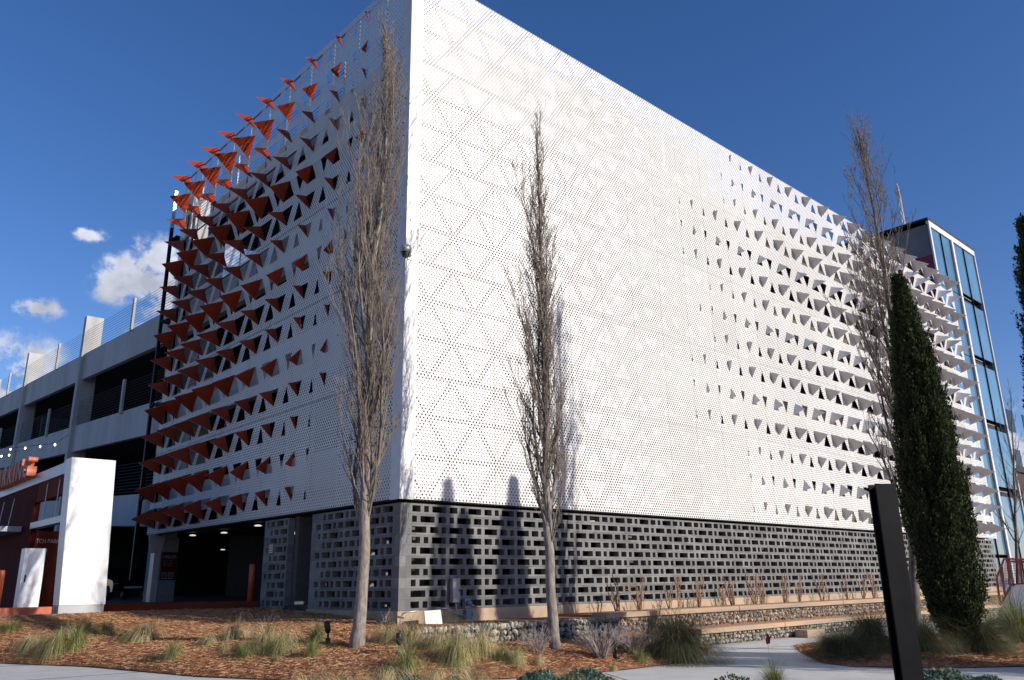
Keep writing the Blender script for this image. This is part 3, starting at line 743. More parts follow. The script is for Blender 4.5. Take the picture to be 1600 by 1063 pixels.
g = MB(); g.box(1.97, 2.13, -.02, .09, -.58, -.36); g.build('socket', 'box_grey', t)
g = MB(); g.tube([(2.05, -.021, -.46), (2.05, -.12, -.46)], .065, 14); g.build('dial', 'box_blue', t, True)
g = MB(); g.tube([(1.68, -.02, -.43), (1.70, -.02, -.62), (1.8, -.02, -.72), (1.97, -.02, -.74)], .016, 8); g.tube([(1.2, -.01, -.56), (1.45, -.01, -.56), (1.68, -.02, -.68), (1.97, -.02, -.78)], .013, 8)
tag(g.build('conduit', 'galv', None, True), 'thin grey conduit curving between the electrical boxes', 'conduit')
t = thing('sign_board', 'blank white board leaning by the building corner', 'board', (.67, -.5, -.9))
g = MB(); g.prism([(.44, -.50, -.86), (.92, -.50, -.88), (.86, -.50, -.57), (.40, -.50, -.585)], (0, .03, .0)); g.build('panel', 'board', t)
g = MB(); g.tube([(.6, -.44, -1.0), (.6, -.44, -.65)], .012, 6); g.tube([(.78, -.44, -1.0), (.78, -.44, -.65)], .012, 6); g.build('stake', 'galv', t)
g = MB(); g.tube([(.02, -.12, -1.0), (.02, -.12, -.75), (.06, -.14, -.64), (.16, -.18, -.60), (.38, -.3, -.585)], .017, 8)
tag(g.build('conduit', 'galv', None, True), 'white bent conduit rising at the building corner', 'conduit')

# ------------------------------------------------------------------ parking portal
por = thing('parking_portal', 'parking entrance portal with tall white pylon and maroon sign wall', 'entrance sign', (-4.3, 8.3, -.6))
PX, PY = -4.9, 8.3
g = MB(); g.box(PX+.02, -3.75, PY, PY+.6, -.40, 3.45); g.v = [(x-(.19 if z > 0 else 0), y, z) for x, y, z in g.v]; g.build('pylon', 'pylon_white', por)
g = MB(); g.box(PX+.02, -3.77, PY+.02, PY+.58, -.62, -.404); g.build('footing', 'concrete', por)
g = MB(); g.box(PX-.06, PX+.14, PY+.605, 24, 3.12, 3.44); g.build('beam', 'silver', por)
g = MB(); g.box(PX-.02, PX+.10, PY+.605, 12.3, 2.55, 3.115); g.build('header_panel', 'maroon_light', por)
g = MB(); g.box(PX-.03, PX+.12, 12.3, 24, -.5, 3.115); g.build('side_wall', 'maroon', por)
g = MB(); g.box(PX+.13, -3.4, 12.32, 12.5, -.5, 1.72); bw = g.build('back_wall', 'maroon_light', por)
g = MB(); g.box(PX-.08, PX+.16, PY+.605, 12.28, 1.76, 1.94); g.build('lower_beam', 'silver', por)
g = MB(); g.box(PX-.6, PX-.06, 13.4, 18, 1.74, 1.9); g.build('canopy_shelf', 'silver', por)
for y in (9.7, 11.0):
    g = MB(); g.tube([(PX-.05, y, 1.9), (PX-.05, y, 3.0)], .014, 6); g.build('rod', 'galv', por)
for y in (13.5, 14.9, 16.4):
    g = MB(); g.tube([(PX-.42, y, 1.9), (PX-.36, y, 2.75)], .014, 6); g.build('rod', 'galv', por)
tx = text_part('TCH PARK', 'lettering', 'silver', bw, (0, 0, 0), (1, 0, 0), (0, 0, 1), .17, .004, sx=.8); tx.location = (PX+.15, 12.31, 1.36)
tx = text_part('P-ALLMAP', 'lettering', 'silver', bw, (0, 0, 0), (1, 0, 0), (0, 0, 1), .08, .003); tx.location = (PX+.15, 12.31, 1.1)
word = 'PARKING'; yy = 17.6
for ch, wd in zip(word, (.76, .82, .79, .79, .40, .86, .8)):
    cu = bpy.data.curves.new('letter', 'FONT'); cu.body = ch; cu.size = .90; cu.extrude = .13; cu.offset = .015
    o = bpy.data.objects.new('letter', cu); COL.objects.link(o); dg = bpy.context.evaluated_depsgraph_get()
    me = bpy.data.meshes.new_from_object(o.evaluated_get(dg)); bpy.data.objects.remove(o)
    me.materials.clear(); me.materials.append(M['letter_front']); me.materials.append(M['letter_side'])
    for pl in me.polygons: pl.material_index = 0 if abs(pl.normal.z) > .9 else 1
    o = bpy.data.objects.new('letter', me); COL.objects.link(o); o.parent = por
    x = Vector((0, -1, 0)); z = Vector((0, 0, 1)); n = x.cross(z)      # faces -X, reads toward -Y
    o.rotation_euler = Matrix(((x.x, z.x, n.x), (x.y, z.y, n.y), (x.z, z.z, n.z))).to_euler()
    o.location = Vector((PX-.20, yy, 3.36))-por.location; yy -= wd
    o['label'] = 'dark faced letter %s with orange sides' % ch
cab = thing('electrical_cabinet', 'white metal cabinet standing beside the white entrance pylon', 'cabinet', (-5.4, 9.0, -.6))
g = MB(); g.box(-5.70, -5.20, 9.0, 9.4, -.55, 1.06); g.build('case', 'white_paint', cab)
g = MB(); g.box(-5.67, -5.23, 8.988, 8.998, -.45, .96); dr = g.build('door', 'white_paint', cab)
g = MB(); g.box(-5.63, -5.60, 8.965, 8.987, .2, .38); o = g.build('handle', 'dark_steel', dr); o.location = (0, 0, 0)
g = MB(); g.box(-7.4, -5.0, 8.45, 8.75, -.66, -.43); tag(g.build('painted_curb', 'orange_paint'), 'bright orange painted curb in front of the white cabinet', 'curb')
a = Vector((-3.7, 9.0, -.6)); c = Vector((.06, 7.12, -.6)); d = (c-a).normalized(); n = Vector((-d.y, d.x, 0))*.09
g = MB(); g.prism([a-n, c-n, c+n, a+n], (0, 0, .2)); tag(g.build('painted_curb', 'maroon_light'), 'dark red curb across the shaded garage entrance', 'curb')
def bollard(x, y, z0, h, r_, label, mat):
    t = thing('bollard', label, 'bollard', (x, y, z0), 'orange bollards')
    g = MB(); g.lathe(x, y, [(r_, z0), (r_, z0+h-.04), (r_*.8, z0+h)], 16); g.build('post', mat, t, True)
    g = MB(); g.lathe(x, y, [(r_*1.6, z0), (r_*1.6, z0+.02)], 16); g.build('base_plate', mat, t)
bollard(-6.2, 8.8, -.6, 1.1, .08, 'sunlit orange bollard at the left edge by the cabinet', 'orange_paint')
bollard(.22, 8.0, -.5, 1.15, .09, 'orange bollard in shade beside the block pier', 'orange_paint')
# string lights over the drive
sgl = thing('string_lights', 'string of small lit bulbs hanging above the parking sign', 'string lights', (-3, 19.5, 5.5))
P = [(-3, 17.6, 5.6), (-3, 19.5, 5.53), (-3, 21.9, 5.77), (-3, 24.6, 6.05), (-3, 27.6, 6.38), (-3, 31, 6.8)]
g = MB(); g.tube(P, .012, 4); g.tube([(-3, 25.5, 6.0), (-3, 27.7, 6.12), (-3, 29.4, 6.27), (-3, 32, 6.5)], .012, 4); g.build('cord', 'black', sgl)
for q in P[1:5]+[(-3, 27.7, 6.12), (-3, 29.4, 6.27)]:
    g = MB(); g.lathe(q[0], q[1], [(.015, q[2]-.11), (.032, q[2]-.08), (.025, q[2]-.04), (.01, q[2]-.02)], 8); g.build('bulb', 'lamp_warm', sgl)
# dark car inside the entrance
car = thing('parked_car', 'dark car parked nose out in the shade behind the pylon', 'car', (2.6, 27, -.5))
prof = [(-2.2, .35), (-2.25, .65), (-2.1, .85), (-1.3, .95), (-.6, 1.40), (.9, 1.45), (1.7, 1.0), (2.2, .92), (2.3, .6), (2.25, .35)]
g = MB(); g.prism([(-.3+1.7, 27+a, b_-.5) for a, b_ in prof], (1.75, 0, 0)); bd = g.build('body', 'car_paint', car)
g = MB(); g.prism([(1.55, 25.68, .46), (3.0, 25.68, .46), (2.85, 26.36, .87), (1.7, 26.36, .87)], (0, -.03, .02)); g.build('windshield', 'car_glass', car)
for x in (1.42, 2.85):
    g = MB(); g.box(x, x+.22, 24.72, 24.76, .19, .25); g.build('headlight', 'galv', car)
for x in (1.36, 3.0):
    for y in (25.5, 28.4):
        g = MB(); g.tube([(x, y, -.18), (x+.2, y, -.18)], .32, 16); w_ = g.build('wheel', 'black', car, True)
        g = MB(); g.tube([(x-.01, y, -.18), (x+.21, y, -.18)], .17, 12); o = g.build('rim', 'frame_grey', w_); o.location = (0, 0, 0)
g = MB(); g.box(1.9, 2.7, 24.72, 24.76, .0, .09); g.build('number_plate', 'white_paint', car)

# ------------------------------------------------------------------ glass stair tower, brick building, mast
TX0, TX1, TY = 42.3, 50.4, 1.5
tow = thing('glass_stair_tower', 'tall stair tower with blue glass front and grey concrete side', 'tower', (46, TY, -1))
g = MB(); g.box(TX0, TX0+.3, TY+.02, TY+9, 20.1, 22.25); g.build('side_wall', 'tower_concrete', tow)
g = MB(); g.box(TX0, TX0+.3, TY+.02, TY+9, -1.6, 20.095); o = g.build('side_wall', 'crimson', tow); o['label'] = 'crimson lower part of the side wall'
g = MB(); g.box(TX0+.31, TX1, TY+8.6, TY+9, -1.6, 22.2); g.box(TX0+.31, TX1, TY+.3, TY+8.59, 22.0, 22.2); g.build('back_wall', 'tower_concrete', tow)
g = MB(); g.box(TX0-.15, TX1+.05, TY-.10, TY+9.1, 22.52, 22.66); g.build('roof_edge', 'black', tow)
g = MB(); g.box(TX0, TX1, TY-.08, TY+.1, 22.1, 22.49); g.box(TX0-.02, TX0+.2, TY-.08, TY+.015, -1.6, 22.09); g.box(TX0+3.55, TX0+3.83, TY-.14, TY+.1, -1.6, 22.09); g.box(TX1-.1, TX1+.02, TY-.08, TY+.1, -1.6, 22.09); g.build('white_mullion', 'white_steel', tow)
zs = [22.08, 18.45, 17.85, 14.1, 13.5, 9.75, 9.15, 5.4, 4.8, 1.0, .9, -1.5]
for (xa, xb, bands) in ((TX0+.2, TX0+3.55, False), (TX0+3.83, TX1-.1, True)):
    for k in range(0, len(zs)-1):
        top, bot = zs[k], zs[k+1]
        gap = k % 2 == 1
        if gap and bands:
            g = MB(); g.box(xa, xb, TY+.35, TY+.5, bot, top); g.build('louvre', 'black', tow)
            g = MB(); g.box(xa, (xa+xb)/2-.2, TY-.01, TY+.03, (top+bot)/2-.02, (top+bot)/2+.02); g.build('louvre_rail', 'galv', tow)
        elif gap:
            g = MB(); g.box(xa, xb, TY-.01, TY+.03, bot+.25, bot+.30); g.build('transom', 'dark_steel', tow)
            for (c0, c1) in ((xa, (xa+xb)/2-.04), ((xa+xb)/2+.04, xb)):
                g = MB(); g.box(c0, c1, TY, TY+.04, bot, bot+.245); g.box(c0, c1, TY, TY+.04, bot+.305, top); g.build('glass_pane', 'tower_glass', tow)
        else:
            for (c0, c1) in ((xa, (xa+xb)/2-.04), ((xa+xb)/2+.04, xb)):
                g = MB(); g.box(c0, c1, TY, TY+.04, bot, top); g.build('glass_pane', 'tower_glass', tow)
    mx_ = (xa+xb)/2; g = MB(); g.box(mx_-.03, mx_+.03, TY-.07, TY+.05, -1.5, 22.08); g.build('mullion', 'dark_steel', tow)
    g = MB(); g.box(xb-.05, xb, TY-.05, TY-.01, -1.5, 22.08); g.build('mullion', 'frame_grey', tow)
g = MB(); g.box(TX1-.10, TX1+.02, TY+.11, TY+8.5, -1.6, 22.0); g.build('side_glass', 'tower_glass', tow)
g = MB(); g.box(39.9, 42.2, 1.0, 1.2, -1.5, 17); 
# red pieces at the end of the garage
bk = thing('brick_building', 'dark brick building far behind the stair tower', 'building', (66, 9, -1.6))
A = far_at(1577, 735, 78)
g = MB(); g.box(A.x, A.x+22, A.y, A.y+14, -1.6, A.z); g.build('wall', 'brick_dark', bk)
g = MB(); g.box(A.x-.2, A.x+22.2, A.y-.2, A.y+14.2, A.z+.003, A.z+.5); g.build('parapet', 'black', bk)
for k in range(4):
    for j in range(4):
        g = MB(); g.box(A.x+2+k*4, A.x+3.6+k*4, A.y-.05, A.y-.003, 1.5+j*3.4, 3.4+j*3.4); g.build('window', 'car_glass', bk)
A = far_at(1412, 348, 75); B_ = far_at(1399, 288, 75)
ms = thing('lattice_mast', 'thin white lattice radio mast behind the tower roof', 'mast', (A.x, A.y, -1.6))
g = MB(); h0 = -1.6; hb, ht_ = A.z-8, B_.z; n = 44
ctr = Vector((A.x, A.y, 0))
for j in range(3):
    an = j*2*PI/3; g.tube([(A.x+.24*math.cos(an), A.y+.24*math.sin(an), -1.6), (A.x+.12*math.cos(an), A.y+.12*math.sin(an), ht_-1.5), (A.x, A.y, ht_)], .05, 4)
for k in range(n):
    z0 = -1.6+(ht_+.5)*k/n; z1 = -1.6+(ht_+.5)*(k+1)/n; rr = .24-.12*k/n
    for j in range(3):
        a1, a2 = j*2*PI/3, (j+1)*2*PI/3; g.tube([(A.x+rr*math.cos(a1), A.y+rr*math.sin(a1), z0), (A.x+rr*math.cos(a2), A.y+rr*math.sin(a2), z1)], .03, 3)
g.build('lattice', 'white_steel', ms)
# stair cheek wall with red railing, right edge
def sp(px, py, D=30): return far_at(px, py, D)
st = thing('stair_wall', 'white sloped stair wall topped by a red metal mesh railing', 'stair wall', (17.6, -7.2, -1.6))
tdir = Vector((rt.x, rt.y, 0)); back = Vector((fw.x, fw.y, 0)).normalized()
poly = [sp(1566, 946), sp(1582, 920), sp(1589, 914), sp(1640, 911), sp(1640, 950), sp(1600, 945)]
poly[0].z = -1.55
g = MB(); g.prism([sp(1566, 968)]+poly[:4]+[sp(1640, 975)], back*.3); g.build('cheek_wall', 'pylon_white', st)
g = MB()
for a, c in (((1566, 946), (1560, 903)), ((1560, 903), (1572, 873)), ((1572, 873), (1600, 874)), ((1600, 874), (1640, 875)), ((1566, 946), (1583, 914)), ((1583, 914), (1640, 909)), ((1577, 873), (1581, 915)), ((1596, 874), (1600, 912)), ((1620, 874), (1624, 911)), ((1568, 885), (1573, 931)), ((1574, 877), (1640, 879))):
    g.tube([sp(*a)+back*.1, sp(*c)+back*.1], .035, 6)
g.build('railing', 'rail_red', st)
g = MB()
for k in range(40):
    x = 1562+k*2; g.tube([sp(x, 905-(x-1560)*2 if x < 1573 else 878)+back*.1, sp(x, 930-(x-1562)*1.0 if x < 1583 else 911)+back*.1], .007, 3)
for k in range(9):
    y = 880+k*4; g.tube([sp(1571 if y < 888 else 1564, y)+back*.1, sp(1640, y)+back*.1], .007, 3)
g.build('mesh_infill', 'mesh_red', st)
P = far_at(1575, 958, 27)
g = MB(); g.box(P.x-2.5, P.x+6, P.y-1.2, P.y+.6, -1.6, -1.22); tag(g.build('concrete_ledge', 'walk'), 'pale concrete ledge below the white stair wall', 'ledge')
# black steel post in the foreground
bp = thing('steel_post', 'tall black steel beam post rising in the right foreground', 'post', tuple(far_at(1402, 1063, 6)*1.0))
A = far_at(1383.5, 756, 6); bp.location = (A.x, A.y, -1.6)
w2 = 16/(F_PX/6.0/1.1)*1.18; H_ = A.z
ax = tdir*math.cos(.18)+back*math.sin(.18); ay = Vector((-ax.y, ax.x, 0))
def obb(g, c, hx, y0, y1, z0, z1): g.prism([c-ax*hx+ay*y0, c+ax*hx+ay*y0, c+ax*hx+ay*y1, c-ax*hx+ay*y1], (0, 0, z1-z0)) if False else g.prism([Vector((q.x, q.y, z0)) for q in (c-ax*hx+ay*y0, c+ax*hx+ay*y0, c+ax*hx+ay*y1, c-ax*hx+ay*y1)], (0, 0, z1-z0))
g = MB(); obb(g, A, .073, 0, .014, -1.6, H_); g.build('front_flange', 'dark_steel', bp)
g = MB(); obb(g, A, .073, .075, .089, -1.6, H_); g.build('rear_flange', 'dark_steel', bp)
g = MB(); obb(g, A, .006, .015, .074, -1.6, H_); g.build('web', 'dark_steel', bp)
# marker flag and garden lights
P = on_ground(1202, 1024)
t = thing('marker_flag', 'small crimson marker flag on a wire in the plaza gap', 'flag', (P.x, P.y, -1.6))
P = on_ground(1202, 1024)
t.location = (P.x, P.y, -1.6)
g = MB(); g.tube([(P.x, P.y, -1.6), (P.x-.01, P.y, -1.12)], .003, 4); g.build('wire', 'wire', t)
q = Vector((P.x, P.y, 0)); g = MB(); g.prism([q+Vector((0, 0, -1.13)), q-tdir*.05+Vector((0, 0, -1.30)), q-tdir*.03+back*.02+Vector((0, 0, -1.38)), q+tdir*.045+Vector((0, 0, -1.36)), q+tdir*.06+Vector((0, 0, -1.24))], back*.006); g.build('cloth', 'flag', t)
def garden_light(px, py, tilt, label, s=1.0, top=None):
    P = on_ground(px, py); t = thing('garden_light', label, 'garden light', tuple(P), 'black garden spotlights')
    g = MB(); g.tube([P, P+Vector((0, 0, .10*s))], [.055*s, .045*s], 10); g.tube([P+Vector((0, 0, .10*s)), P+Vector((0, 0, .2*s))], .022*s, 8); g.build('stem', 'fixture', t, True)
    a = P+Vector((0, 0, .19*s)); d = (tdir*tilt+Vector((0, 0, 1))-back*.1).normalized()
    g = MB(); g.tube([a, a+d*.04*s, a+d*.2*s, a+d*.22*s], [.03*s, .055*s, .06*s, .045*s], 12); g.build('head', 'fixture', t, True)
garden_light(512, 1006, -.15, 'black garden light left of the big tree trunk', 1.05)
garden_light(623, 1024, .0, 'black garden light in the grass right of the trunk', .95)
garden_light(963, 1031, -.35, 'black garden light among the grey dead shrubs', 1.25)

# ------------------------------------------------------------------ bare trees
def wob(a, k): return noise.noise(Vector((a*1.7, k*3.1, 0)))
def bare_tree(name, label, D, trunk_px, r0, crown, seed, mats=('bark', 'twig'), twigs=1.0, fork_z=.12, limbs=26, thin=1.0, leaves=0):
    """trunk_px: pixel track of the trunk on the upright plane at distance D, crown: (relative height, half-width m) pairs"""
    rnd = random.Random(seed)
    pts = [far_at(x, y, D) for x, y in trunk_px]
    # smooth resample
    P = []
    for k in range(len(pts)-1):
        for j in range(4):
            t = j/4; a = pts[max(0, k-1)]; b_ = pts[k]; c = pts[k+1]; d = pts[min(len(pts)-1, k+2)]
            P.append(.5*((2*b_)+(c-a)*t+(2*a-5*b_+4*c-d)*t*t+(3*b_-a-3*c+d)*t**3))
    P.append(pts[-1]); gz = ground_z(P[0].x, P[0].y); P[0].z = gz-.12
    H = P[-1].z-P[0].z
    t = thing(name, label, 'tree', (P[0].x, P[0].y, gz), 'bare columnar trees')
    def rad(q): return r0*((1-q)**.85)*.93+.006
    rel = [(p.z-P[0].z)/H for p in P]
    for k in range(1, len(P)-1): P[k] = P[k]+Vector((wob(rel[k]*9, seed), wob(rel[k]*9, seed+5), 0))*.05
    rr = [rad(q)*(1.28 if q < .02 else 1.06 if q < .06 else 1) for q in rel]
    g = MB(); g.tube(P, rr, 12); g.build('trunk', mats[0], t, True)
    def at(q):
        for k in range(len(P)-1):
            if rel[k+1] >= q: s = (q-rel[k])/max(1e-6, rel[k+1]-rel[k]); return P[k].lerp(P[k+1], s)
        return P[-1]
    def width(q):
        for k in range(len(crown)-1):
            if crown[k+1][0] >= q: s = (q-crown[k][0])/(crown[k+1][0]-crown[k][0]); return crown[k][1]*(1-s)+crown[k+1][1]*s
        return crown[-1][1]
    g1 = MB(); g2 = MB()
    def branch(p, d, L, r_, lvl, az):
        n = (8, 5, 3, 2)[lvl]
        path = [p]; q = p.copy(); dd = d.copy()
        for k in range(n):
            dd = (dd+Vector((rnd.uniform(-1, 1), rnd.uniform(-1, 1), rnd.uniform(-.4, .5)))*(.13+.06*lvl)+Vector((0, 0, .15))).normalized()
            q = q+dd*L/n; path.append(q.copy())
        radii = [max(.0034 if lvl else .006, r_*(1-.8*k/n)) for k in range(n+1)]
        if lvl == 0: g1.tube(path, radii, 5, cap=False)
        else: g2.tube(path, [x*thin for x in radii], 3, cap=False)
        if lvl < 3:
            m_ = int((4.2, 2.6, 2.0)[lvl]*L*twigs)+rnd.randint(0, 2)
            for _ in range(min(m_, 14)):
                k = rnd.uniform(.18, 1)*n; i = min(n-1, int(k)); s = path[i].lerp(path[i+1], k-i)
                a2 = rnd.uniform(0, 2*PI); od = Vector((math.cos(a2), math.sin(a2), 0))
                nd = ((path[i+1]-path[i]).normalized()*1.0+od*rnd.uniform(.3, .65)+Vector((0, 0, .35))).normalized()
                branch(s, nd, L*rnd.uniform(.2, .42), radii[i]*.55, lvl+1, a2)
    q = fork_z
    for k in range(limbs):
        big = k % 4 == 1 and k < limbs*.75
        q = fork_z+(1-fork_z)*((k+.2)/limbs)**1.1*.96+rnd.uniform(-.015, .015); p = at(q); az = k*2.399+rnd.uniform(-.6, .6)
        w = width(min(1, q+.16)); rise = rnd.uniform(.10, .20)*H*(1.0-.5*q)*(1.9 if big else 1)
        o_ = Vector((math.cos(az), math.sin(az), 0)); L = math.hypot(w*.8, rise)
        first = (o_*w*rnd.uniform(.6, 1.1)+Vector((0, 0, rise*.9))).normalized()
        branch(p, first, L*rnd.uniform(.85, 1.15), max(.011, rad(q)*(.46 if big else .27)), 0, az)
    for k in range(int(limbs*1.2*twigs)):                     # fine epicormic shoots straight from the stem
        q = rnd.uniform(fork_z, .97); p = at(q); az = rnd.uniform(0, 2*PI); o_ = Vector((math.cos(az), math.sin(az), 0)); w = width(q)
        branch(p, (o_*.45+Vector((0, 0, 1))).normalized(), rnd.uniform(.3, .8)*(w+.5), .007, 2, az)
    cr_ = g1.build('branches', 'limb', t, True); o = g2.build('twigs', mats[1], cr_); o.location = (0, 0, 0)
    if leaves:
        g = MB()
        for _ in range(leaves):
            q = rnd.uniform(fork_z+.05, .93); a = rnd.uniform(0, 2*PI); w = width(q)*rnd.uniform(.1, .8); c = at(q)+Vector((math.cos(a)*w, math.sin(a)*w, 0))
            d1 = Vector((rnd.uniform(-1, 1), rnd.uniform(-1, 1), rnd.uniform(-1, 1))).normalized()*.035; d2 = d1.cross(Vector((rnd.random(), rnd.random(), 1))).normalized()*.02
            g.face([c-d1, c+d2, c+d1, c-d2])
        g.build('dry_leaves', 'leaf_red', t)
    return t
bare_tree('bare_tree', 'bare columnar tree with thick pale trunk in front of the building corner', 17.2,
          [(556, 1018), (566, 930), (571, 850), (571, 780), (574, 700), (576, 620), (578, 520), (580, 430), (594, 330), (602, 240), (604, 150), (607, 55)], .128,
          [(0, .2), (.16, .3), (.25, .8), (.4, 1.0), (.6, 1.0), (.75, .9), (.88, .6), (1, .12)], 6, limbs=74, twigs=2.3, fork_z=.145, leaves=170)
bare_tree('bare_tree', 'slender bare tree against the middle of the white screen', 17.4,
          [(869, 1012), (862, 950), (858, 880), (856, 800), (853, 720), (852, 640), (850, 560), (849, 470), (845, 380), (842, 290), (840, 205)], .115,
          [(0, .15), (.2, .3), (.3, .62), (.45, .76), (.6, .7), (.8, .5), (.92, .3), (1, .08)], 11, limbs=76, twigs=1.8, fork_z=.17, leaves=60)
bare_tree('bare_tree', 'bare reddish tree rising behind the dark cypress', 21.2,
          [(1432, 985), (1428, 900), (1421, 800), (1412, 700), (1402, 600), (1393, 500), (1378, 410), (1365, 330), (1352, 260), (1340, 198)], .12,
          [(0, .2), (.2, .4), (.35, .8), (.6, 1.1), (.8, 1.5), (.92, 1.0), (1, .3)], 23, mats=('limb', 'twig'), limbs=60, twigs=1.8, fork_z=.15)
bare_tree('bare_tree', 'faint bare tree far off at the right edge', 55,
          [(1590, 930), (1588, 850), (1585, 760), (1582, 680), (1578, 605)], .11,
          [(0, .3), (.2, .8), (.5, 1.6), (.8, 1.3), (1, .3)], 31, mats=('twig', 'twig'), limbs=30, twigs=.5, fork_z=.25, thin=1.3)

# ------------------------------------------------------------------ cypresses
def cypress(label, base, H, R0, seed, n=17000, lean=(0, 0), shape=None):
    rnd = random.Random(seed); t = thing('cypress', label, 'tree', base, 'columnar cypress trees')
    bx, by, bz = base
    def prof(q):
        a = shape or [(0, .5), (.08, .85), (.2, 1.0), (.38, .95), (.6, .66), (.8, .38), (.93, .16), (1, .03)]
        for k in range(len(a)-1):
            if a[k+1][0] >= q: s = (q-a[k][0])/(a[k+1][0]-a[k][0]); return (a[k][1]*(1-s)+a[k+1][1]*s)
        return .02
    g = MB(); g.tube([(bx, by, bz-.1), (bx, by, bz+H*.5), (bx+lean[0]*.9, by+lean[1]*.9, bz+H*.93)], [.13, .09, .02], 8); g.build('trunk', 'bark', t, True)
    g = MB(); per = 46
    for k in range(n//per):
        q = rnd.random()**1.12*.955+.012; az = rnd.uniform(0, 2*PI)
        lump = 1+.22*noise.noise(Vector((math.cos(az)*1.6, math.sin(az)*1.6, q*H*1.1+seed)))+.16*noise.noise(Vector((math.cos(az)*4, math.sin(az)*4, q*H*3.0+seed)))
        rr = R0*prof(q)*lump*(rnd.uniform(.02, 1.0)**.62)
        o_ = Vector((math.cos(az), math.sin(az), 0)); tn = Vector((-math.sin(az), math.cos(az), 0))
        c0 = Vector((bx+lean[0]*q, by+lean[1]*q, bz+q*H))+o_*rr
        ax = (Vector((0, 0, 1))+o_*rnd.uniform(.0, .38)+tn*rnd.uniform(-.18, .18)).normalized(); PL = rnd.uniform(.22, .5)*(1 if q < .85 else .7); pr = rnd.uniform(.06, .12)
        a1 = ax.cross(o_ if abs(ax.dot(o_)) < .9 else tn).normalized(); a2 = ax.cross(a1)
        for m_ in range(per):
            u = rnd.random(); an = rnd.uniform(0, 2*PI); ro = pr*(1-.8*u)*rnd.random()**.5; rad_ = a1*math.cos(an)+a2*math.sin(an)
            c = c0+ax*PL*u+rad_*ro; d = (ax*rnd.uniform(.7, 1.2)+rad_*rnd.uniform(.1, .8)).normalized()
            L = rnd.uniform(.03, .08); s = d.cross(rad_+a1*rnd.uniform(-.8, .8))
            if s.length < 1e-4: continue
            s = s.normalized()*L*rnd.uniform(.16, .30); g.face([c-s*.6, c+d*L*.35-s, c+d*L, c+d*L*.4+s])
    cr_ = g.build('crown', 'cypress', t)
    return t
Q = far_at(1402, 424, 19.4)
cypress('tall dark green cypress behind the black steel post', (Q.x+.1, Q.y-.04, -1.45), Q.z+1.35, .62, 5, 240000, lean=(-.1, .04), shape=[(0, .25), (.05, .6), (.12, .88), (.27, 1.0), (.44, .92), (.64, .74), (.77, .52), (.88, .27), (.95, .10), (1, .01)])
Q = far_at(1597, 322, 18.1)
cypress('cypress cut off by the right edge of the frame', (Q.x, Q.y, -1.45), Q.z+1.25, .70, 9, 110000, shape=[(0, .6), (.1, .9), (.3, 1.0), (.5, .8), (.7, .55), (.85, .35), (.95, .15), (1, .03)])
cypress('cypress beyond the right edge shading the block wall', (6.5, -13.4, -1.5), 9.7, .8, 13, 40000)

# ------------------------------------------------------------------ grasses and shrubs
def tuft_mesh(name, seed, n, R_, H, mats, droop, wid=.006, blond=.5, wind=(.0, 0)):
    rnd = random.Random(seed); g = MB()
    for k in range(n):
        az = rnd.uniform(0, 2*PI); r0 = R_*.22*rnd.random()**.5; az0 = rnd.uniform(0, 2*PI)
        p = Vector((r0*math.cos(az0), r0*math.sin(az0), -.03)); o_ = Vector((math.cos(az), math.sin(az), 0)); tn = Vector((-o_.y, o_.x, 0))
        L = H*rnd.uniform(.65, 1.25); lean = rnd.uniform(.05, .75); w = wid*rnd.uniform(.6, 1.3); nseg = 5
        lean *= 1.5; d = (Vector((0, 0, 1))+o_*lean).normalized(); q = p.copy(); prev = None; pts = []
        for s in range(nseg+1):
            pts.append(q.copy()); d = (d+o_*.10*droop+Vector((wind[0], wind[1], -.27*droop*(s+.5)/nseg*(1+lean)))).normalized(); q = q+d*L/nseg
        side = (tn*math.cos(.5)+o_*.3).normalized(); i0 = len(g.v)
        for s, c in enumerate(pts):
            ww = w*(1-.85*(s/nseg)); g.v += [tuple(c-side*ww), tuple(c+side*ww)]
        mi = 0 if rnd.random() < blond else 1
        for s in range(nseg): g.f.append((i0+2*s, i0+2*s+1, i0+2*s+3, i0+2*s+2)); g.mi.append(mi)
    return g.mesh(name, mats)
GM = {
 'blond': [tuft_mesh('grass_blades', s, 950, .3, .5, ['grass_blond', 'grass_green'], 3.0, .0036, .85, (-.20, .06)) for s in (1, 2, 3)],
 'mixed': [tuft_mesh('grass_blades', s, 1000, .3, .5, ['grass_blond', 'grass_green'], 2.6, .0038, .55, (-.16, .04)) for s in (4, 5, 6)],
 'green': [tuft_mesh('grass_blades', s, 700, .22, .4, ['grass_blond', 'grass_green'], 1.7, .0038, .25, (-.08, .02)) for s in (7, 8)],
 'muhly': [tuft_mesh('grass_blades', s, 4200, .55, .95, ['muhly', 'muhly'], 1.7, .0032, .5) for s in (9, 10, 11)],
 'yellow': [tuft_mesh('grass_blades', s, 1200, .5, .9, ['grass_green', 'muhly'], 1.1, .0055, .5) for s in (12, 13)],
}
REFH, REFW = {}, {}
for k_, ms_ in GM.items():
    zz = sorted(v.co.z for v in ms_[0].vertices); xx = sorted(abs(v.co.x) for v in ms_[0].vertices)
    REFH[k_] = zz[-1]*.88; REFW[k_] = 2*xx[int(len(xx)*.93)]
def tuft(kind, px, py, wpx, hpx, label, P=None, group='ornamental grass clumps'):
    P = P or on_ground(px, py); z = (P-CAM).dot(fw); s = z/F_PX
    H = hpx*s*(.98 if kind != 'muhly' else .88); Wd = wpx*s; me = random.choice(GM[kind])
    o = bpy.data.objects.new('grass_clump', me); COL.objects.link(o)
    o.location = P; o.rotation_euler = (0, 0, random.uniform(-.6, .6)); sx = Wd/REFW[kind]; o.scale = (sx, sx, H/REFH[kind])
    tag(o, label, 'grass', group); return o
T = tuft
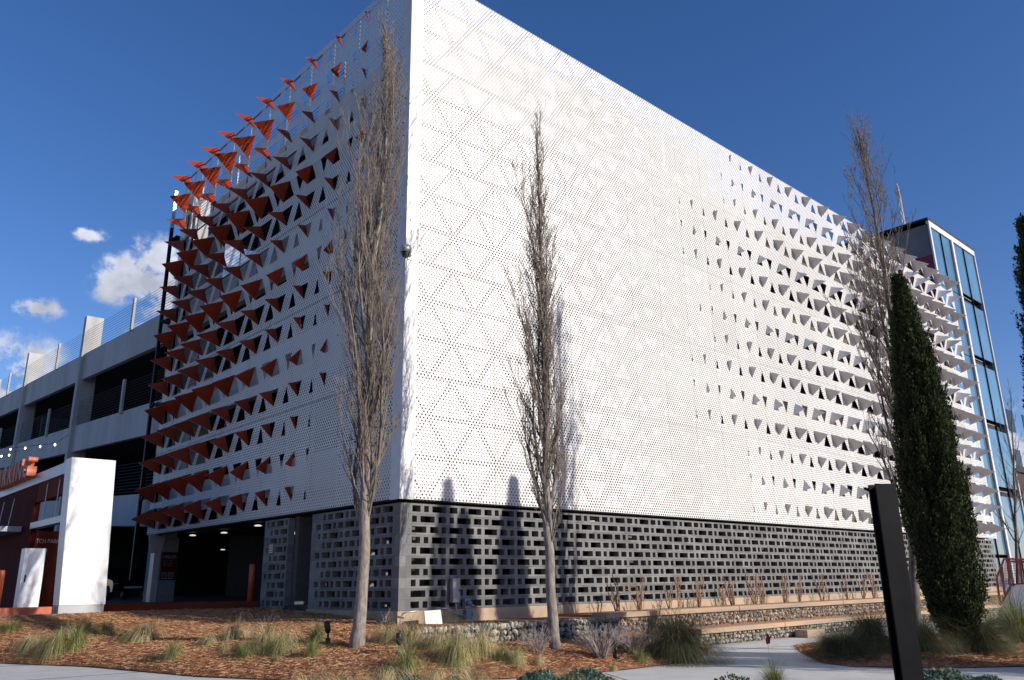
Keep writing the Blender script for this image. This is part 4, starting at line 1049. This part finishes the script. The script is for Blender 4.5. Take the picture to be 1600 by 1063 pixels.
T('green', 18, 985, 44, 20, 'low green grass clump at the far left edge of the bank')
T('blond', 50, 1010, 40, 32, 'pale wispy grass clump left of the biggest left clump')
T('mixed', 92, 1014, 54, 46, 'largest grass clump of the left bank, drooping')
T('green', 118, 1013, 42, 48, 'bright green clump leaning on the largest left clump')
T('green', 134, 988, 28, 34, 'upright green grass clump below the white pylon')
T('green', 166, 992, 34, 32, 'green grass clump to the right of the pylon base')
T('blond', 224, 998, 64, 36, 'wide blond grass clump alone in the middle of the left bank')
T('green', 269, 1029, 36, 36, 'small round green clump near the left sidewalk edge')
T('blond', 327, 1008, 32, 26, 'small blond clump left of a taller blond one')
T('blond', 366, 998, 46, 42, 'tall blond clump behind a green one on the bank')
T('green', 384, 1027, 38, 34, 'green clump nearest the sidewalk in the left centre')
T('blond', 352, 1016, 26, 18, 'tiny dry clump beside the green sidewalk clump')
T('blond', 416, 1016, 60, 62, 'tall pale clump left of the thick trunk')
T('mixed', 443, 1021, 56, 50, 'wide arching clump between the pale clump and the trunk')
T('green', 488, 1026, 38, 38, 'dark green clump just left of the trunk')
T('green', 495, 1003, 38, 40, 'dark clump behind the left garden light')
T('green', 529, 1010, 30, 12, 'flat weedy green patch at the trunk base')
T('green', 431, 1034, 16, 16, 'tiny green sprout on bare mulch')
T('blond', 606, 1003, 46, 46, 'golden clump between the trunk and the corner')
T('blond', 642, 1005, 58, 48, 'golden clump below the white board')
T('green', 636, 1047, 52, 54, 'green clump in front of the right garden light')
T('blond', 684, 1014, 62, 50, 'sweeping golden clump in front of the gabion left part')
T('mixed', 716, 1034, 64, 74, 'tall green centred clump before the gabion wall')
T('blond', 752, 1024, 62, 62, 'big golden clump right of the tall green one')
T('green', 786, 1032, 40, 38, 'short green clump left of the slender tree')
T('mixed', 806, 1038, 34, 36, 'narrow clump closest to the slender tree')
T('blond', 842, 1040, 18, 24, 'thin light tuft below the slender tree')
T('blond', 958, 1048, 16, 18, 'tiny yellowish tuft under the grey shrubs')
T('green', 1000, 1034, 30, 26, 'yellow green tuft right of the grey shrubs')
# far side of the walk, foreground
T('blond', 488, 1086, 100, 52, 'foreground golden clump furthest left')
T('blond', 536, 1086, 84, 50, 'second foreground golden clump from the left')
T('blond', 596, 1086, 86, 58, 'foreground golden clump under the trunk')
T('blond', 672, 1086, 86, 56, 'foreground golden clump under the corner board')
T('blond', 741, 1084, 72, 56, 'foreground golden clump with tall wisps')
T('blond', 884, 1080, 64, 36, 'blond clump in front of the blue green junipers')
T('blond', 962, 1078, 22, 26, 'thin foreground tuft right of the junipers')
T('yellow', 1212, 1084, 54, 58, 'dark spiky foreground grass below the plaza')
T('muhly', 1056, 1028, 130, 80, 'large dark grass mound left of the plaza opening')
T('green', 1050, 1024, 28, 56, 'yellow stalks in front of the dark grass mound')
for (x, y, w, h, k, lb) in ((1322, 1026, 100, 52, 'muhly', 'dark grass mound at the left end of the right bed'), (1362, 1014, 90, 70, 'muhly', 'dark grass mound touching the black post on its left'),
        (1440, 1018, 96, 66, 'muhly', 'dark grass mound between the post and the cypress'), (1540, 1018, 90, 62, 'muhly', 'dark grass mound right of the cypress trunk'),
        (1596, 1006, 90, 90, 'yellow', 'yellow green grass mound at the right edge'), (1560, 990, 60, 40, 'yellow', 'sunlit grass mound behind the right dark mound'), (1300, 1018, 50, 32, 'muhly', 'small dark tuft by the plaza edge')):
    T(k, x, y, w, h, lb)
def shrub(px, py, wpx, hpx, label, mat, kind='stick', seed=0, n=70, name='dead_shrub', P=None, group=None, cat='shrub'):
    rnd = random.Random(seed); P = P or on_ground(px, py); z = (P-CAM).dot(fw); s = z/F_PX; H = hpx*s; Wd = wpx*s/2
    t = thing(name, label, cat, tuple(P), group); g = MB()
    if kind == 'stick':
        for k in range(n):
            az = rnd.uniform(0, 2*PI); ln = rnd.uniform(.1, 1)**.7; L = H*rnd.uniform(.55, 1.05); o_ = Vector((math.cos(az), math.sin(az), 0))
            a = P+o_*Wd*.12*rnd.random()+Vector((0, 0, -.03)); b_ = P+o_*Wd*ln*.6+Vector((0, 0, L*.5)); c = P+o_*Wd*ln*1.15+Vector((rnd.uniform(-.05, .05), rnd.uniform(-.05, .05), L*(1-.3*ln)))
            g.tube([a, b_, c], [.006, .0045, .0022], 3, cap=False)
            for _ in range(3):
                q = b_.lerp(c, rnd.random()); e = q+Vector((rnd.uniform(-1, 1), rnd.uniform(-1, 1), rnd.uniform(.4, 1.4))).normalized()*H*.16; g.tube([q, e], [.003, .0015], 3, cap=False)
        g.build('stems', mat, t)
    elif kind == 'vine':
        for k in range(n):
            az = rnd.uniform(0, 2*PI); o_ = Vector((math.cos(az), math.sin(az)*.5, 0)); L = H*rnd.uniform(.5, 1.0); q = P+o_*Wd*.25*rnd.random()+Vector((0, 0, -.03)); path = [q.copy()]; d = (Vector((0, 0, 1))+o_*rnd.uniform(.0, .35)).normalized()
            for s_ in range(6):
                d = (d+Vector((rnd.uniform(-1, 1), rnd.uniform(-.6, .6), .35))*.28).normalized(); q = q+d*L/6; path.append(q.copy())
            r_ = rnd.uniform(.010, .020); g.tube(path, [r_, r_, r_*.9, r_*.8, r_*.75, r_*.8, r_*.5], 5)
            for _ in range(4):
                i = rnd.randint(2, 5); e = path[i]+Vector((rnd.uniform(-1, 1), rnd.uniform(-.5, .5), rnd.uniform(-.2, 1))).normalized()*rnd.uniform(.05, .14); g.tube([path[i], e], [r_*.6, r_*.35], 4)
        g.build('stems', mat, t)
    else:
        for k in range(n):
            az = rnd.uniform(0, 2*PI); rr = rnd.random()**.5; th = rnd.uniform(0, 1)
            c = P+Vector((math.cos(az)*Wd*rr, math.sin(az)*Wd*rr, H*(1-rr*rr*.7)*rnd.uniform(.55, 1.0)*(.8+.4*noise.noise(Vector((math.cos(az)*rr*3, math.sin(az)*rr*3, seed))))))
            d = Vector((math.cos(az)*rr, math.sin(az)*rr, 1.0))+Vector((rnd.uniform(-.7, .7), rnd.uniform(-.7, .7), rnd.uniform(-.4, .4))); d.normalize()
            L = rnd.uniform(.03, .065); sd = d.cross(Vector((rnd.random(), rnd.random(), rnd.random()))).normalized()*L*(.32 if kind == 'leafy' else .18)
            g.face([c, c+d*L*.5-sd, c+d*L, c+d*L*.5+sd])
        g.build('foliage', mat, t)
        g = MB()
        for k in range(14):
            az = rnd.uniform(0, 2*PI); g.tube([P, P+Vector((math.cos(az)*Wd*.6, math.sin(az)*Wd*.6, H*.6))], [.008, .003], 4)
        g.build('stems', 'twig', t)
    return t
shrub(842, 1022, 66, 46, 'grey leafless shrub left of the slender tree base', 'dead_twig', seed=1, n=60)
shrub(940, 1030, 92, 60, 'larger grey leafless shrub before the gabion', 'dead_twig', seed=2, n=100)
shrub(990, 1024, 88, 52, 'grey leafless shrub touching the dark grass mound', 'dead_twig', seed=3, n=100)
shrub(600, 975, 40, 26, 'sparse dry stems at the foot of the corner', 'dead_twig', seed=4, n=16)
for (x, y, w, h, lb, sd) in ((846, 1080, 84, 40, 'blue green juniper in the foreground, left one of two', 5), (915, 1076, 90, 40, 'blue green juniper in the foreground, right one of two', 6), (640, 1082, 60, 34, 'low juniper peeking up among golden clumps', 7),
        (706, 1082, 44, 30, 'small juniper between golden foreground clumps', 8), (1478, 1078, 110, 42, 'juniper in front of the black post base', 9), (1545, 1080, 60, 28, 'smaller juniper at the lower right', 10)):
    shrub(x, y, w, h*.78, lb, 'juniper', 'leafy', seed=sd, n=3600, name='juniper', group='junipers')
shrub(1145, 1082, 70, 30, 'low broadleaf seedling clump in the foreground', 'broadleaf', 'leafy', seed=12, n=260, name='broadleaf_plant')
vx = [(965, 30, 58, 8), (1000, 44, 56, 8), (1045, 26, 50, 6), (1062, 30, 52, 8), (1093, 30, 54, 9), (1132, 26, 38, 7), (1146, 28, 46, 8), (1180, 30, 50, 9), (1192, 26, 46, 8), (1228, 28, 46, 9), (1250, 26, 44, 8), (1285, 28, 46, 9), (1325, 28, 36, 7), (1350, 26, 40, 8), (1366, 26, 42, 8), (1386, 24, 38, 8), (1420, 24, 34, 8)]
ordn = ['first', 'second', 'third', 'fourth', 'fifth', 'sixth', 'seventh', 'eighth', 'ninth', 'tenth', 'eleventh', 'twelfth', 'thirteenth', 'fourteenth', 'fifteenth', 'sixteenth', 'seventeenth']
for k, (x, w, h, n) in enumerate(vx):
    yb = 958-(x-965)*.052; d = ray(x, yb); tt = (-1.1-CAM.y)/d.y; P = CAM+d*tt; P.z = -.82; P.y = -1.1
    shrub(x, yb, w, h*1.18, '%s cluster of pruned brown stems from the left along the block wall' % ordn[k], 'vine', 'vine', seed=40+k, n=n, name='pruned_shrub', P=P, group='pruned stems along the block wall')

# ------------------------------------------------------------------ lift everything so that the plaza lies at z = 0
bpy.context.view_layer.update()
for o in list(SC.objects):
    if o.parent is None and o is not cam: o.location.z += UP
